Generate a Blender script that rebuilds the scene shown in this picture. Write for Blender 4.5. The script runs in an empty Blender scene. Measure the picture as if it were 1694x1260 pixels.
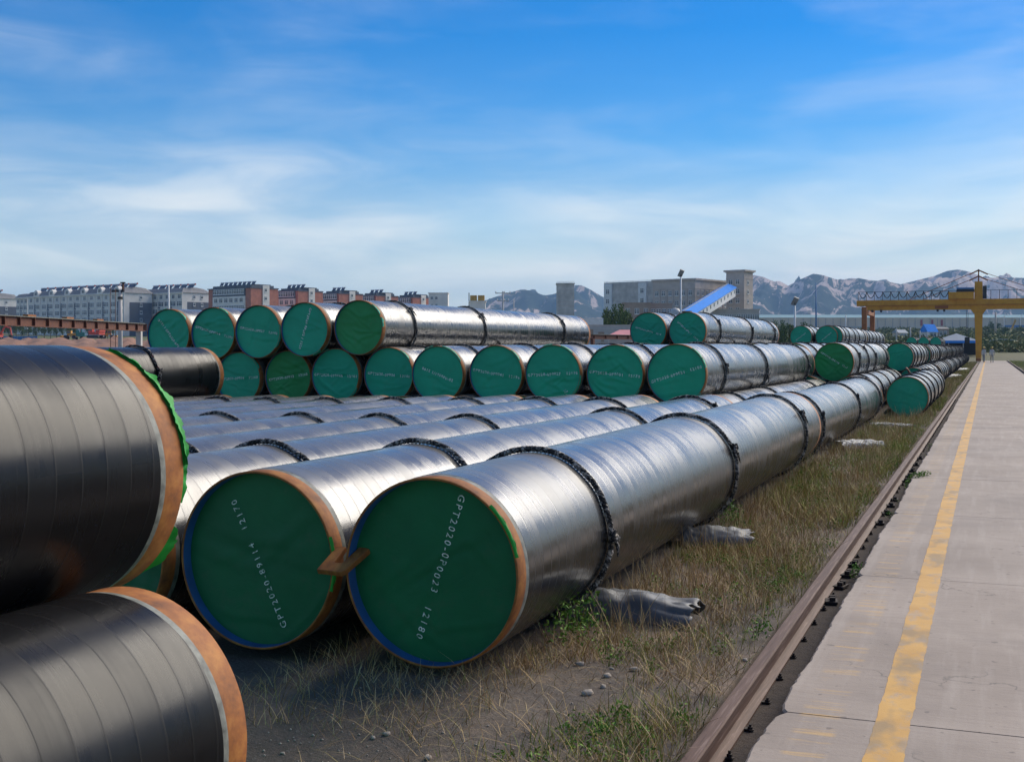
import bpy, math, random
import numpy as np
from mathutils import Vector, Matrix, noise
random.seed(7)
PI = math.pi
SC = bpy.context.scene
COL = SC.collection

# ------------------------------------------------------------------ camera
FPX, CX, VX, YH, CH = 2020.0, 847.0, 1635.0, 575.0, 1.72
TH = math.atan((VX - CX) / FPX)
S_, C_ = math.sin(TH), math.cos(TH)
cam_d = bpy.data.cameras.new('camera'); cam = bpy.data.objects.new('camera', cam_d); COL.objects.link(cam)
cam.location = (0, 0, CH); cam.rotation_euler = (PI / 2, 0, TH)
cam_d.sensor_width = 36; cam_d.lens = 36 * FPX / 1694; cam_d.shift_y = -55 / 1694
cam_d.clip_start = 0.05; cam_d.clip_end = 20000
SC.camera = cam
SC.render.resolution_x, SC.render.resolution_y = 1024, 761

# ------------------------------------------------------------------ sky, sun, exposure
SUN_EL, SUN_AZ = math.radians(37), math.radians(26)      # azimuth from +Y towards +X
w = bpy.data.worlds.new('World'); SC.world = w; w.use_nodes = True
nt = w.node_tree; nt.nodes.clear()
def N(t, kind, **kw):
    n = t.nodes.new(kind)
    for k, v in kw.items():
        if k.startswith('i_'):
            key = k[2:]
            n.inputs[int(key) if key.isdigit() else key.replace('_', ' ')].default_value = v
        else: setattr(n, k, v)
    return n
def L(t, a, b): t.links.new(a, b)
def ramp(t, src, stops):
    r = N(t, 'ShaderNodeValToRGB'); e = r.color_ramp.elements
    while len(e) < len(stops): e.new(0.5)
    for el, (p, c) in zip(e, stops):
        el.position = p; el.color = (c[0], c[1], c[2], 1) if not isinstance(c, (int, float)) else (c, c, c, 1)
    L(t, src, r.inputs[0]); return r
def mth(t, op, a, b=None, clamp=False):
    m = N(t, 'ShaderNodeMath', operation=op, use_clamp=clamp)
    for i, v in enumerate((a, b)):
        if v is None: continue
        if isinstance(v, (int, float)): m.inputs[i].default_value = v
        else: L(t, v, m.inputs[i])
    return m.outputs[0]
def mixc(t, fac, a, b, blend='MIX'):
    m = N(t, 'ShaderNodeMix', data_type='RGBA', blend_type=blend)
    for i, v in ((0, fac), (6, a), (7, b)):
        if isinstance(v, (int, float)): m.inputs[i].default_value = v
        elif isinstance(v, tuple): m.inputs[i].default_value = (v[0], v[1], v[2], 1)
        else: L(t, v, m.inputs[i])
    return m.outputs[2]
sky = N(nt, 'ShaderNodeTexSky', sky_type='NISHITA', sun_disc=False, sun_elevation=SUN_EL, sun_rotation=SUN_AZ,
        altitude=300, air_density=1.0, dust_density=0.6, ozone_density=2.6)
tc = N(nt, 'ShaderNodeTexCoord')
sep = N(nt, 'ShaderNodeSeparateXYZ'); L(nt, tc.outputs['Generated'], sep.inputs[0])
mp = N(nt, 'ShaderNodeMapping'); mp.inputs['Scale'].default_value = (1.5, 1.5, 6.5); mp.inputs['Rotation'].default_value = (math.radians(3), math.radians(-4), 0); mp.inputs['Location'].default_value = (.35, .2, .9)
L(nt, tc.outputs['Generated'], mp.inputs[0])
n1 = N(nt, 'ShaderNodeTexNoise', i_Scale=1.5, i_Detail=6.0, i_Roughness=0.5, i_Distortion=0.5); L(nt, mp.outputs[0], n1.inputs['Vector'])
n2 = N(nt, 'ShaderNodeTexNoise', i_Scale=4.6, i_Detail=6.0, i_Roughness=0.55, i_Distortion=0.6); L(nt, mp.outputs[0], n2.inputs['Vector'])
c1 = ramp(nt, n1.outputs['Fac'], [(0.38, 0.0), (0.68, 1.0)])
c2 = ramp(nt, n2.outputs['Fac'], [(0.32, 0.2), (0.72, 1.0)])
cl = mth(nt, 'MULTIPLY', c1.outputs[0], c2.outputs[0])
low = ramp(nt, sep.outputs[2], [(0.0, 0.80), (0.06, 0.66), (0.115, 0.40), (0.17, 0.12), (0.25, 0.0)])
lowm = mth(nt, 'MULTIPLY', low.outputs[0], mth(nt, 'ADD', mth(nt, 'MULTIPLY', n1.outputs['Fac'], 1.1), 0.45))
cl = mth(nt, 'ADD', mth(nt, 'MULTIPLY', cl, 0.5), lowm, clamp=True)
cl = mth(nt, 'MULTIPLY', cl, 0.95)
hsv = N(nt, 'ShaderNodeHueSaturation', i_Hue=.513, i_Saturation=2.05, i_Value=.97); L(nt, sky.outputs[0], hsv.inputs['Color'])
greyc = ramp(nt, n2.outputs['Fac'], [(0.35, (5.0, 5.9, 7.2)), (0.62, (7.2, 7.7, 8.3))])
skycol = mixc(nt, cl, hsv.outputs[0], greyc.outputs[0])
bg = N(nt, 'ShaderNodeBackground', i_Strength=0.102); L(nt, skycol, bg.inputs[0])
wo = N(nt, 'ShaderNodeOutputWorld'); L(nt, bg.outputs[0], wo.inputs[0])

sun_d = bpy.data.lights.new('sun', 'SUN'); sun_d.energy = 3.5; sun_d.angle = math.radians(46); sun_d.color = (1, 0.955, 0.89)
sun = bpy.data.objects.new('sun', sun_d); COL.objects.link(sun)
sdir = Vector((math.sin(SUN_AZ) * math.cos(SUN_EL), math.cos(SUN_AZ) * math.cos(SUN_EL), math.sin(SUN_EL)))
sun.rotation_euler = sdir.to_track_quat('Z', 'Y').to_euler(); sun.location = (0, 0, 50)
vs = SC.view_settings; vs.view_transform = 'Standard'; vs.look = 'None'; vs.gamma = 1; vs.use_curve_mapping = False; vs.exposure = 0.40; vs.use_white_balance = True; vs.white_balance_temperature = 7200; vs.white_balance_tint = 8
SC.cycles.use_denoising = True; SC.cycles.max_bounces = 6; SC.cycles.volume_bounces = 1; SC.cycles.sample_clamp_indirect = 6
SC.cycles.caustics_reflective = False; SC.cycles.caustics_refractive = False

# ------------------------------------------------------------------ helpers
def W(u, v, zc):
    xc = (u - CX) / FPX * zc
    return Vector((xc * C_ - zc * S_, xc * S_ + zc * C_, CH - (v - YH) / FPX * zc))
def WX(u, Y):            # X where the vertical plane of column u meets the line Y = const
    t = (u - CX) / FPX
    return Y * (C_ * t - S_) / (C_ + S_ * t)
def sstep(a, b, x):
    t = min(1, max(0, (x - a) / (b - a))); return t * t * (3 - 2 * t)
def far_rise(d): return 0.019 * max(0.0, d - 172)
class MB:
    def __init__(s): s.v, s.f, s.m = [], [], []
    def face(s, idx, m=0): s.f.append(idx); s.m.append(m)
    def box(s, x0, x1, y0, y1, z0, z1, m=0, M=None):
        p = [(x, y, z) for z in (z0, z1) for y in (y0, y1) for x in (x0, x1)]
        if M is not None: p = [tuple(M @ Vector(q)) for q in p]
        b = len(s.v); s.v += p
        for q in ((0, 2, 3, 1), (4, 5, 7, 6), (0, 1, 5, 4), (2, 6, 7, 3), (0, 4, 6, 2), (1, 3, 7, 5)): s.face([b + i for i in q], m)
        return s
    def bar(s, a, b, w, h=None, m=0, up=(0, 0, 1)):
        a, b = Vector(a), Vector(b); d = b - a; l = d.length; d.normalize(); h = h or w
        r = d.cross(Vector(up))
        if r.length < 1e-4: r = d.cross(Vector((0, 1, 0)))
        r.normalize(); u = r.cross(d)
        M = Matrix((r, d, u)).transposed().to_4x4(); M.translation = a
        return s.box(-w / 2, w / 2, 0, l, -h / 2, h / 2, m, M)
    def tube(s, pts, rad, n=8, m=0, caps=True):
        pts = [Vector(p) for p in pts]; k = len(pts)
        rad = rad if isinstance(rad, (list, tuple)) else [rad] * k
        b = len(s.v); ref = None
        for i, p in enumerate(pts):
            d = (pts[min(i + 1, k - 1)] - pts[max(i - 1, 0)]).normalized()
            if ref is None: ref = d.cross(Vector((0, 0, 1))) if abs(d.z) < .9 else d.cross(Vector((1, 0, 0)))
            ref = (ref - d * ref.dot(d)).normalized(); o = d.cross(ref)
            for j in range(n):
                a = 2 * PI * j / n; s.v.append(tuple(p + (ref * math.cos(a) + o * math.sin(a)) * rad[i]))
        for i in range(k - 1):
            for j in range(n):
                j2 = (j + 1) % n; s.face([b + i * n + j, b + i * n + j2, b + (i + 1) * n + j2, b + (i + 1) * n + j], m)
        if caps: s.face([b + j for j in range(n)][::-1], m); s.face([b + (k - 1) * n + j for j in range(n)], m)
        return s
    def lathe_y(s, prof, n=72, m=0, mats=None, close=False):       # prof (r, y) about the Y axis
        b = len(s.v); k = len(prof)
        for r, y in prof:
            for j in range(n):
                a = 2 * PI * j / n; s.v.append((r * math.sin(a), y, r * math.cos(a)))
        for i in range(k - 1):
            mm = mats[i] if mats else m
            for j in range(n):
                j2 = (j + 1) % n; s.face([b + i * n + j, b + (i + 1) * n + j, b + (i + 1) * n + j2, b + i * n + j2], mm)
        return s
    def lathe_z(s, prof, n=16, m=0, c=(0, 0)):
        b = len(s.v); k = len(prof)
        for r, z in prof:
            for j in range(n):
                a = 2 * PI * j / n; s.v.append((c[0] + r * math.cos(a), c[1] + r * math.sin(a), z))
        for i in range(k - 1):
            for j in range(n):
                j2 = (j + 1) % n; s.face([b + i * n + j, b + i * n + j2, b + (i + 1) * n + j2, b + (i + 1) * n + j], m)
        s.face([b + j for j in range(n)][::-1], m); s.face([b + (k - 1) * n + j for j in range(n)], m)
        return s
    def prism(s, poly, z0, z1, m=0, M=None):
        n = len(poly); b = len(s.v)
        p = [(x, y, z0) for x, y in poly] + [(x, y, z1) for x, y in poly]
        if M is not None: p = [tuple(M @ Vector(q)) for q in p]
        s.v += p
        s.face([b + i for i in range(n)][::-1], m); s.face([b + n + i for i in range(n)], m)
        for i in range(n):
            j = (i + 1) % n; s.face([b + i, b + j, b + n + j, b + n + i], m)
        return s
    def mesh(s, name, mats, smooth=False):
        me = bpy.data.meshes.new(name); me.from_pydata(s.v, [], s.f)
        for mt in (mats if isinstance(mats, (list, tuple)) else [mats]): me.materials.append(mt)
        if any(s.m): me.polygons.foreach_set('material_index', s.m)
        if smooth: me.polygons.foreach_set('use_smooth', [True] * len(me.polygons))
        me.update(); return me
    def build(s, name, mats, parent=None, smooth=False, **k):
        return add(name, s.mesh(name, mats, smooth), parent, **k)
def add(name, me, parent=None, loc=None, rot=None, scale=None):
    o = bpy.data.objects.new(name, me); COL.objects.link(o)
    if parent is not None: o.parent = parent
    if loc is not None: o.location = loc
    if rot is not None: o.rotation_euler = rot
    if scale is not None: o.scale = scale
    return o
def tag(o, label=None, cat=None, group=None, kind=None):
    if label: o['label'] = label
    if cat: o['category'] = cat
    if group: o['group'] = group
    if kind: o['kind'] = kind
    return o
def thing(name, label, cat, loc=(0, 0, 0), rz=0, group=None):
    return tag(add(name, None, loc=loc, rot=(0, 0, rz)), label, cat, group)
def np_mesh(name, V, F, mat, smooth=False):
    me = bpy.data.meshes.new(name)
    V = np.asarray(V, np.float32); F = np.asarray(F, np.int32); k = F.shape[1]
    me.vertices.add(len(V)); me.vertices.foreach_set('co', V.ravel())
    me.loops.add(F.size); me.loops.foreach_set('vertex_index', F.ravel())
    me.polygons.add(len(F)); me.polygons.foreach_set('loop_start', np.arange(0, F.size, k, dtype=np.int32))
    if smooth: me.polygons.foreach_set('use_smooth', np.ones(len(F), bool))
    for mt in (mat if isinstance(mat, (list, tuple)) else [mat]): me.materials.append(mt)
    me.update(calc_edges=True); me.validate(); return me
ORD = ['first', 'second', 'third', 'fourth', 'fifth', 'sixth', 'seventh', 'eighth', 'ninth', 'tenth', 'eleventh', 'twelfth', 'thirteenth']

# ------------------------------------------------------------------ materials
def new_mat(name):
    m = bpy.data.materials.new(name); m.use_nodes = True
    t = m.node_tree; b = t.nodes['Principled BSDF']; return m, t, b
def pos(t):
    return N(t, 'ShaderNodeNewGeometry').outputs['Position']
def objco(t): return N(t, 'ShaderNodeTexCoord').outputs['Object']
def nz(t, vec, scale, detail=4, rough=.55, dist=0.0):
    n = N(t, 'ShaderNodeTexNoise', i_Scale=scale, i_Detail=detail, i_Roughness=rough, i_Distortion=dist)
    L(t, vec, n.inputs['Vector']); return n.outputs['Fac']
def bump(t, b, h, strength=.3, dist=.01):
    n = N(t, 'ShaderNodeBump', i_Strength=strength, i_Distance=dist); L(t, h, n.inputs['Height']); L(t, n.outputs[0], b.inputs['Normal']); return n
def mat(name, col, rough=.7, var=.25, scale=6., metal=0., spec=.5, world=False, bmp=0., bscale=None, dark=None, detail=4):
    m, t, b = new_mat(name)
    v = pos(t) if world else objco(t)
    n = nz(t, v, scale, detail)
    lo = dark or tuple(c * (1 - var) for c in col); hi = tuple(min(1, c * (1 + var)) for c in col)
    r = ramp(t, n, [(.3, lo), (.7, hi)]); L(t, r.outputs[0], b.inputs['Base Color'])
    b.inputs['Roughness'].default_value = rough; b.inputs['Metallic'].default_value = metal; b.inputs['Specular IOR Level'].default_value = spec
    if bmp: bump(t, b, nz(t, v, bscale or scale * 4, 5), bmp, .02)
    return m
M = {}
# black polyethylene coating: helical wrap bands, streaks round the pipe
def coating(name, base, rough, dust_sheen, spec):
    m, t, b = new_mat(name)
    oc = objco(t); sp = N(t, 'ShaderNodeSeparateXYZ'); L(t, oc, sp.inputs[0])
    oi = N(t, 'ShaderNodeObjectInfo').outputs['Random']
    ang = mth(t, 'ARCTAN2', sp.outputs[0], sp.outputs[2])                       # -pi..pi
    hel = mth(t, 'ADD', sp.outputs[1], mth(t, 'MULTIPLY', ang, .26 / (2 * PI)))
    hel = mth(t, 'ADD', hel, mth(t, 'MULTIPLY', oi, 7.3))
    ph = mth(t, 'DIVIDE', hel, .13)
    band = mth(t, 'FLOOR', ph); frac = mth(t, 'FRACT', ph)
    cv = N(t, 'ShaderNodeCombineXYZ'); L(t, mth(t, 'MULTIPLY', band, 3.71), cv.inputs[0])
    L(t, mth(t, 'MULTIPLY', sp.outputs[0], .9), cv.inputs[1]); L(t, mth(t, 'MULTIPLY', sp.outputs[2], .9), cv.inputs[2])
    bn = nz(t, cv.outputs[0], 1.0, 2)                                            # each band has its own slow waviness
    cs = N(t, 'ShaderNodeCombineXYZ'); L(t, mth(t, 'MULTIPLY', hel, 55), cs.inputs[0])
    L(t, mth(t, 'MULTIPLY', sp.outputs[0], 1.2), cs.inputs[1]); L(t, mth(t, 'MULTIPLY', sp.outputs[2], 1.2), cs.inputs[2])
    st = nz(t, cs.outputs[0], 1.0, 5, .6)                                        # fine circumferential streaks
    step = ramp(t, frac, [(0, 1.0), (.05, 0.0), (.92, .12), (1, .9)])
    h = mth(t, 'ADD', mth(t, 'MULTIPLY', bn, 1.7), mth(t, 'ADD', mth(t, 'MULTIPLY', st, .06), mth(t, 'MULTIPLY', step.outputs[0], .17)))
    bump(t, b, h, .55, .006)
    sheen_noise = nz(t, oc, 3.0, 6, .6); nrm = N(t, 'ShaderNodeSeparateXYZ'); L(t, N(t, 'ShaderNodeNewGeometry').outputs['Normal'], nrm.inputs[0])
    up = N(t, 'ShaderNodeMapRange', i_1=.1, i_2=.95, i_3=.02 * dust_sheen, i_4=.42 * dust_sheen); L(t, nrm.outputs[2], up.inputs[0])  # dust film, also lightens upward faces to imitate the silvery sky sheen
    dcol = mixc(t, mth(t, 'MULTIPLY', mth(t, 'ADD', sheen_noise, .35), up.outputs[0]), base, (.30, .285, .265))
    seam = ramp(t, frac, [(0, 1.0), (.06, 0.0), (1, 0.0)])
    dcol = mixc(t, mth(t, 'MULTIPLY', seam.outputs[0], .8), dcol, (.008, .008, .008))
    L(t, dcol, b.inputs['Base Color'])
    scf = ramp(t, nz(t, oc, 1.1, 5, .65), [(.42, 0.), (.7, 1.)]).outputs[0]
    rg = mth(t, 'ADD', mth(t, 'MULTIPLY', st, .16), mth(t, 'ADD', mth(t, 'MULTIPLY', scf, .16), rough - .08))
    wn = N(t, 'ShaderNodeTexWhiteNoise', noise_dimensions='1D'); L(t, band, wn.inputs['W'])
    rg = mth(t, 'ADD', rg, mth(t, 'ADD', mth(t, 'MULTIPLY', wn.outputs['Value'], .10), mth(t, 'MULTIPLY', seam.outputs[0], .25)))
    L(t, rg, b.inputs['Roughness']); b.inputs['IOR'].default_value = 1.68; b.inputs['Specular IOR Level'].default_value = spec
    return m
M['coat'] = coating('pipe_coating', (.010, .010, .011), .16, 1., .55)
M['coat_dimmed'] = coating('dimmed_black_coating', (.006, .006, .007), .20, .05, .12)  # same coating with less dust, its sky glare toned down in the material
def rust(name, a, bcol, c, scale=9.):
    m, t, b = new_mat(name); v = objco(t)
    r = ramp(t, nz(t, v, scale, 7, .65), [(.25, a), (.5, bcol), (.75, c)])
    r2 = nz(t, v, 40, 3); col = mixc(t, mth(t, 'MULTIPLY', r2, .35), r.outputs[0], tuple(x * .5 for x in a))
    L(t, col, b.inputs['Base Color']); b.inputs['Roughness'].default_value = .72
    bump(t, b, r2, .25, .004); return m
M['rust'] = rust('bare_rusted_steel', (.11, .036, .012), (.36, .115, .020), (.56, .23, .045))
M['rust_dark'] = rust('dark_rust', (.07, .022, .012), (.15, .045, .02), (.24, .08, .03))
M['epoxy'] = mat('epoxy_band', (.17, .175, .15), .6, .6, 16)
M['blue'] = mat('blue_lining', (.010, .085, .23), .45, .3, 5)
def tarp(name, col, dk):
    m, t, b = new_mat(name); v = objco(t)
    r = ramp(t, nz(t, v, 2.2, 5, .6), [(.3, dk), (.7, col)])
    g = nz(t, v, 260, 2); dirt = nz(t, v, 7, 6, .7)
    col2 = mixc(t, mth(t, 'MULTIPLY', ramp(t, dirt, [(.55, 0.), (.8, 1.)]).outputs[0], .25), r.outputs[0], (.10, .11, .08))
    L(t, col2, b.inputs['Base Color']); b.inputs['Roughness'].default_value = .55; b.inputs['Specular IOR Level'].default_value = .3
    bump(t, b, mth(t, 'ADD', mth(t, 'MULTIPLY', g, .12), nz(t, v, 5, 5, .6, .8)), .35, .012)
    return m
M['tarp_deep'] = tarp('deep_green_tarp', (.006, .15, .058), (.005, .11, .044))
M['tarp_teal'] = tarp('teal_green_tarp', (.008, .42, .235), (.007, .33, .185))
M['tarp_leaf'] = tarp('leaf_green_tarp', (.026, .31, .10), (.020, .23, .06))
M['tarp_bright'] = tarp('bright_green_tarp', (.012, .38, .05), (.008, .26, .03))
def stencil():
    m, t, b = new_mat('stencil_paint'); v = objco(t)
    L(t, mixc(t, ramp(t, nz(t, v, 28, 6, .75), [(.40, 0.), (.53, 1.)]).outputs[0], (.10, .28, .18), (.84, .86, .80)), b.inputs['Base Color'])
    b.inputs['Roughness'].default_value = .8; return m
M['paint'] = stencil()
def rope_m(name, a, bcol, lo, hi):
    m, t, b = new_mat(name); v = objco(t)
    r = ramp(t, nz(t, v, 20, 4, .7, 1.2), [(lo, a), (hi, bcol)])
    L(t, mixc(t, mth(t, 'MULTIPLY', nz(t, v, 130, 3), .5), r.outputs[0], (.02, .018, .018)), b.inputs['Base Color'])
    b.inputs['Roughness'].default_value = .9; bump(t, b, nz(t, v, 160, 3), .6, .006); return m
M['rope_black'] = rope_m('rope_black', (.012, .012, .013), (.50, .45, .40), .51, .58)
M['rope_white'] = rope_m('rope_white', (.014, .013, .014), (.60, .54, .46), .50, .56)
M['rope_tan'] = rope_m('rope_tan', (.06, .045, .035), (.48, .38, .27), .42, .55)
M['rope_red'] = rope_m('rope_red', (.020, .012, .014), (.30, .05, .06), .52, .6)
def rope_far():
    m, t, b = new_mat('rope_far'); v = objco(t)
    r = ramp(t, nz(t, v, 26, 3), [(.55, (.014, .013, .014)), (.66, (.42, .38, .34))]); L(t, r.outputs[0], b.inputs['Base Color']); b.inputs['Roughness'].default_value = .9; return m
M['rope_far'] = rope_far()
def concrete_col(t):
    p = pos(t)
    a = nz(t, p, .8, 7, .6); g = nz(t, p, 45, 4, .7)
    mpn = N(t, 'ShaderNodeMapping'); mpn.inputs['Scale'].default_value = (1.2, 14, 1); L(t, p, mpn.inputs[0]); s = nz(t, mpn.outputs[0], 2.2, 5, .65)
    c = ramp(t, a, [(.3, (.26, .205, .165)), (.7, (.40, .325, .267))]).outputs[0]
    c = mixc(t, mth(t, 'MULTIPLY', ramp(t, s, [(.45, 0.), (.75, 1.)]).outputs[0], .40), c, (.22, .165, .135))
    c = mixc(t, mth(t, 'MULTIPLY', ramp(t, g, [(.5, 0.), (.8, 1.)]).outputs[0], .35), c, (.20, .175, .16))
    mp2 = N(t, 'ShaderNodeMapping'); mp2.inputs['Scale'].default_value = (6, .35, 1); L(t, p, mp2.inputs[0])
    tr = nz(t, mp2.outputs[0], 1.6, 4, .6)
    c = mixc(t, mth(t, 'MULTIPLY', ramp(t, tr, [(.5, 0.), (.72, 1.)]).outputs[0], .28), c, (.52, .45, .39))
    spx = N(t, 'ShaderNodeSeparateXYZ'); L(t, p, spx.inputs[0])
    lane = ramp(t, mth(t, 'MULTIPLY', mth(t, 'ABSOLUTE', mth(t, 'ADD', spx.outputs[0], .73)), 4.), [(.30, 1.), (.42, 0.)]).outputs[0]
    res = ramp(t, nz(t, mpn.outputs[0], .9, 7, .72), [(.52, 0.), (.64, 1.)]).outputs[0]
    c = mixc(t, mth(t, 'MULTIPLY', mth(t, 'MULTIPLY', lane, res), .75), c, (.62, .37, .12))
    stain = ramp(t, nz(t, p, .55, 6, .62, 1.0), [(.52, 0.), (.70, 1.)]).outputs[0]
    c = mixc(t, mth(t, 'MULTIPLY', stain, .55), c, (.19, .155, .135))
    vor = N(t, 'ShaderNodeTexVoronoi', feature='DISTANCE_TO_EDGE', i_Scale=.42); wv = N(t, 'ShaderNodeVectorMath', operation='ADD'); L(t, p, wv.inputs[0])
    wnz = N(t, 'ShaderNodeTexNoise', i_Scale=2.2, i_Detail=6.); L(t, p, wnz.inputs['Vector']); L(t, wnz.outputs['Color'], wv.inputs[1]); L(t, wv.outputs[0], vor.inputs['Vector'])
    crack = ramp(t, vor.outputs['Distance'], [(.0, 1.), (.0045, 0.)]).outputs[0]; cm = ramp(t, nz(t, p, .7, 3), [(.50, 0.), (.58, 1.)]).outputs[0]
    c = mixc(t, mth(t, 'MULTIPLY', mth(t, 'MULTIPLY', crack, cm), .7), c, (.09, .075, .065))
    spk = ramp(t, nz(t, p, 17, 2, .4), [(.69, 0.), (.73, 1.)]).outputs[0]; c = mixc(t, mth(t, 'MULTIPLY', spk, .6), c, (.11, .09, .08))
    slabtone = N(t, 'ShaderNodeObjectInfo').outputs['Random']
    c = mixc(t, mth(t, 'MULTIPLY', slabtone, .18), c, (.26, .225, .20))
    return c, g, s, p
def m_concrete():
    m, t, b = new_mat('road_concrete'); c, g, s, p = concrete_col(t)
    L(t, c, b.inputs['Base Color']); b.inputs['Roughness'].default_value = .85
    bump(t, b, mth(t, 'ADD', g, mth(t, 'MULTIPLY', s, .8)), .35, .006); return m
M['concrete'] = m_concrete()
def m_yellow(name, lo, hi, amount):
    m, t, b = new_mat(name); c, g, s, p = concrete_col(t)
    mpn = N(t, 'ShaderNodeMapping'); mpn.inputs['Scale'].default_value = (3, 1.6, 1); L(t, p, mpn.inputs[0])
    wear = ramp(t, nz(t, mpn.outputs[0], 2.6, 7, .68), [(lo, 1.), (hi, 0.)]).outputs[0]
    yc = ramp(t, nz(t, p, 3, 5), [(.3, (.50, .25, .04)), (.7, (.64, .35, .075))]).outputs[0]
    scuff = ramp(t, nz(t, mpn.outputs[0], 1.1, 3), [(.54, 0.), (.64, 1.)]).outputs[0]
    yc = mixc(t, mth(t, 'MULTIPLY', scuff, .65), yc, (.20, .15, .09))
    L(t, mixc(t, mth(t, 'MULTIPLY', wear, amount), c, yc), b.inputs['Base Color']); b.inputs['Roughness'].default_value = .75
    bump(t, b, g, .3, .005); return m
M['yellow'] = m_yellow('worn_yellow_paint', .50, .74, .95)
def m_ground():
    m, t, b = new_mat('yard_soil'); p = pos(t)
    a = nz(t, p, .9, 7, .62, .4); fine = nz(t, p, 60, 5, .75); mid = nz(t, p, 9, 6, .65)
    c = ramp(t, a, [(.32, (.095, .080, .070)), (.5, (.15, .12, .096)), (.68, (.29, .21, .155))]).outputs[0]
    c = mixc(t, ramp(t, mid, [(.42, 0.), (.66, .55)]).outputs[0], c, (.125, .112, .102))
    c = mixc(t, ramp(t, fine, [(.55, 0.), (.75, .8)]).outputs[0], c, (.30, .27, .24))
    sepp = N(t, 'ShaderNodeVectorMath', operation='LENGTH'); L(t, p, sepp.inputs[0])
    farm = N(t, 'ShaderNodeMapRange', i_1=60., i_2=260., i_3=0., i_4=1.); L(t, sepp.outputs['Value'], farm.inputs[0])
    fc = ramp(t, nz(t, p, .012, 7, .6), [(.38, (.10, .12, .045)), (.55, (.15, .145, .065)), (.70, (.27, .19, .11))]).outputs[0]
    spx = N(t, 'ShaderNodeSeparateXYZ'); L(t, p, spx.inputs[0])
    chan = ramp(t, mth(t, 'ABSOLUTE', mth(t, 'ADD', spx.outputs[0], 1.05)), [(.155, 1.), (.175, 0.)]).outputs[0]
    c = mixc(t, mth(t, 'MULTIPLY', chan, .82), c, (.052, .042, .038))
    L(t, mixc(t, farm.outputs[0], c, fc), b.inputs['Base Color']); b.inputs['Roughness'].default_value = .95; b.inputs['Specular IOR Level'].default_value = .15
    bump(t, b, mth(t, 'ADD', mth(t, 'MULTIPLY', fine, .35), mid), .8, .03); return m
M['ground'] = m_ground()
def m_leaf(name, stops, trans=.15):
    m, t, b = new_mat(name)
    r = N(t, 'ShaderNodeNewGeometry').outputs['Random Per Island']
    rp = ramp(t, r, stops); L(t, rp.outputs[0], b.inputs['Base Color']); b.inputs['Roughness'].default_value = .7; b.inputs['Specular IOR Level'].default_value = .2
    return m
M['dry'] = m_leaf('dry_grass', [(0, (.17, .095, .045)), (.3, (.34, .205, .09)), (.6, (.52, .355, .165)), (.85, (.64, .48, .27)), (1, (.34, .27, .085))])
M['green'] = m_leaf('green_grass', [(0, (.12, .17, .024)), (.4, (.22, .26, .036)), (.75, (.36, .33, .065)), (1, (.46, .38, .12))])
M['weed'] = m_leaf('weed_leaf', [(0, (.06, .15, .018)), (.5, (.11, .23, .03)), (1, (.21, .32, .055))])
M['treeleaf'] = m_leaf('tree_leaf', [(0, (.045, .080, .020)), (.5, (.085, .135, .028)), (1, (.15, .19, .045))])
M['shrubleaf'] = m_leaf('shrub_leaf', [(0, (.060, .085, .022)), (.45, (.12, .145, .035)), (.8, (.20, .19, .05)), (1, (.30, .24, .09))])
M['bark'] = mat('bark', (.10, .075, .055), .9, .4, 12)
M['stone'] = mat('pale_stone', (.42, .36, .30), .9, .3, 20, bmp=.4)
def m_rail():
    m, t, b = new_mat('rail_steel'); v = pos(t)
    sp = N(t, 'ShaderNodeSeparateXYZ'); L(t, v, sp.inputs[0])
    mpn = N(t, 'ShaderNodeMapping'); mpn.inputs['Scale'].default_value = (30, 1.2, 30); L(t, v, mpn.inputs[0])
    c = ramp(t, nz(t, mpn.outputs[0], 2, 6, .65), [(.3, (.065, .030, .020)), (.55, (.125, .068, .048)), (.75, (.26, .18, .145))]).outputs[0]
    L(t, c, b.inputs['Base Color']); b.inputs['Roughness'].default_value = .68; b.inputs['Specular IOR Level'].default_value = .3
    bump(t, b, nz(t, v, 120, 3), .2, .003); return m
M['rail'] = m_rail()
M['bolt'] = mat('rail_bolt', (.030, .018, .013), .8, .4, 40)
M['sheet'] = mat('grey_plastic_sheet', (.085, .09, .098), .55, .3, 5, bmp=.25, bscale=7)
M['film'] = mat('pale_crumpled_film', (.34, .345, .35), .55, .45, 9, bmp=.9, bscale=12)
M['crane'] = rust('crane_orange_paint', (.50, .20, .015), (.70, .33, .025), (.76, .38, .035), 1.2)
M['crane_dark'] = rust('crane_rusty_orange', (.22, .07, .02), (.36, .12, .03), (.45, .17, .04), 2.)
M['dark'] = mat('dark_metal', (.02, .02, .022), .6, .3, 8)
M['steel_grey'] = mat('galvanised_steel', (.45, .45, .45), .5, .15, 4)
M['lamp_metal'] = mat('lamp_metal', (.22, .23, .23), .6, .15, 4)
M['glass'] = mat('window_glass', (.055, .08, .095), .15, .5, .35, world=True)
M['frame_white'] = mat('window_frame_white', (.72, .72, .70), .6, .1, 2)
M['white_wall'] = mat('white_render', (.80, .75, .68), .85, .12, .3)
M['grey_wall'] = mat('slate_grey_render', (.105, .115, .14), .85, .15, .3)
M['brick'] = mat('red_brick', (.48, .17, .105), .85, .18, .6)
M['roof_grey'] = mat('grey_roof_tiles', (.20, .195, .195), .85, .2, 1.2)
M['roof_dark'] = mat('dark_slate_roof', (.085, .095, .115), .7, .25, 1.)
M['tank_white'] = mat('heater_tank', (.55, .56, .60), .4, .1, 2)
M['panel_blue'] = mat('solar_tubes', (.06, .075, .12), .3, .3, 3)
M['red_paint'] = mat('red_paint', (.42, .05, .035), .6, .2, 3)
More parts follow.
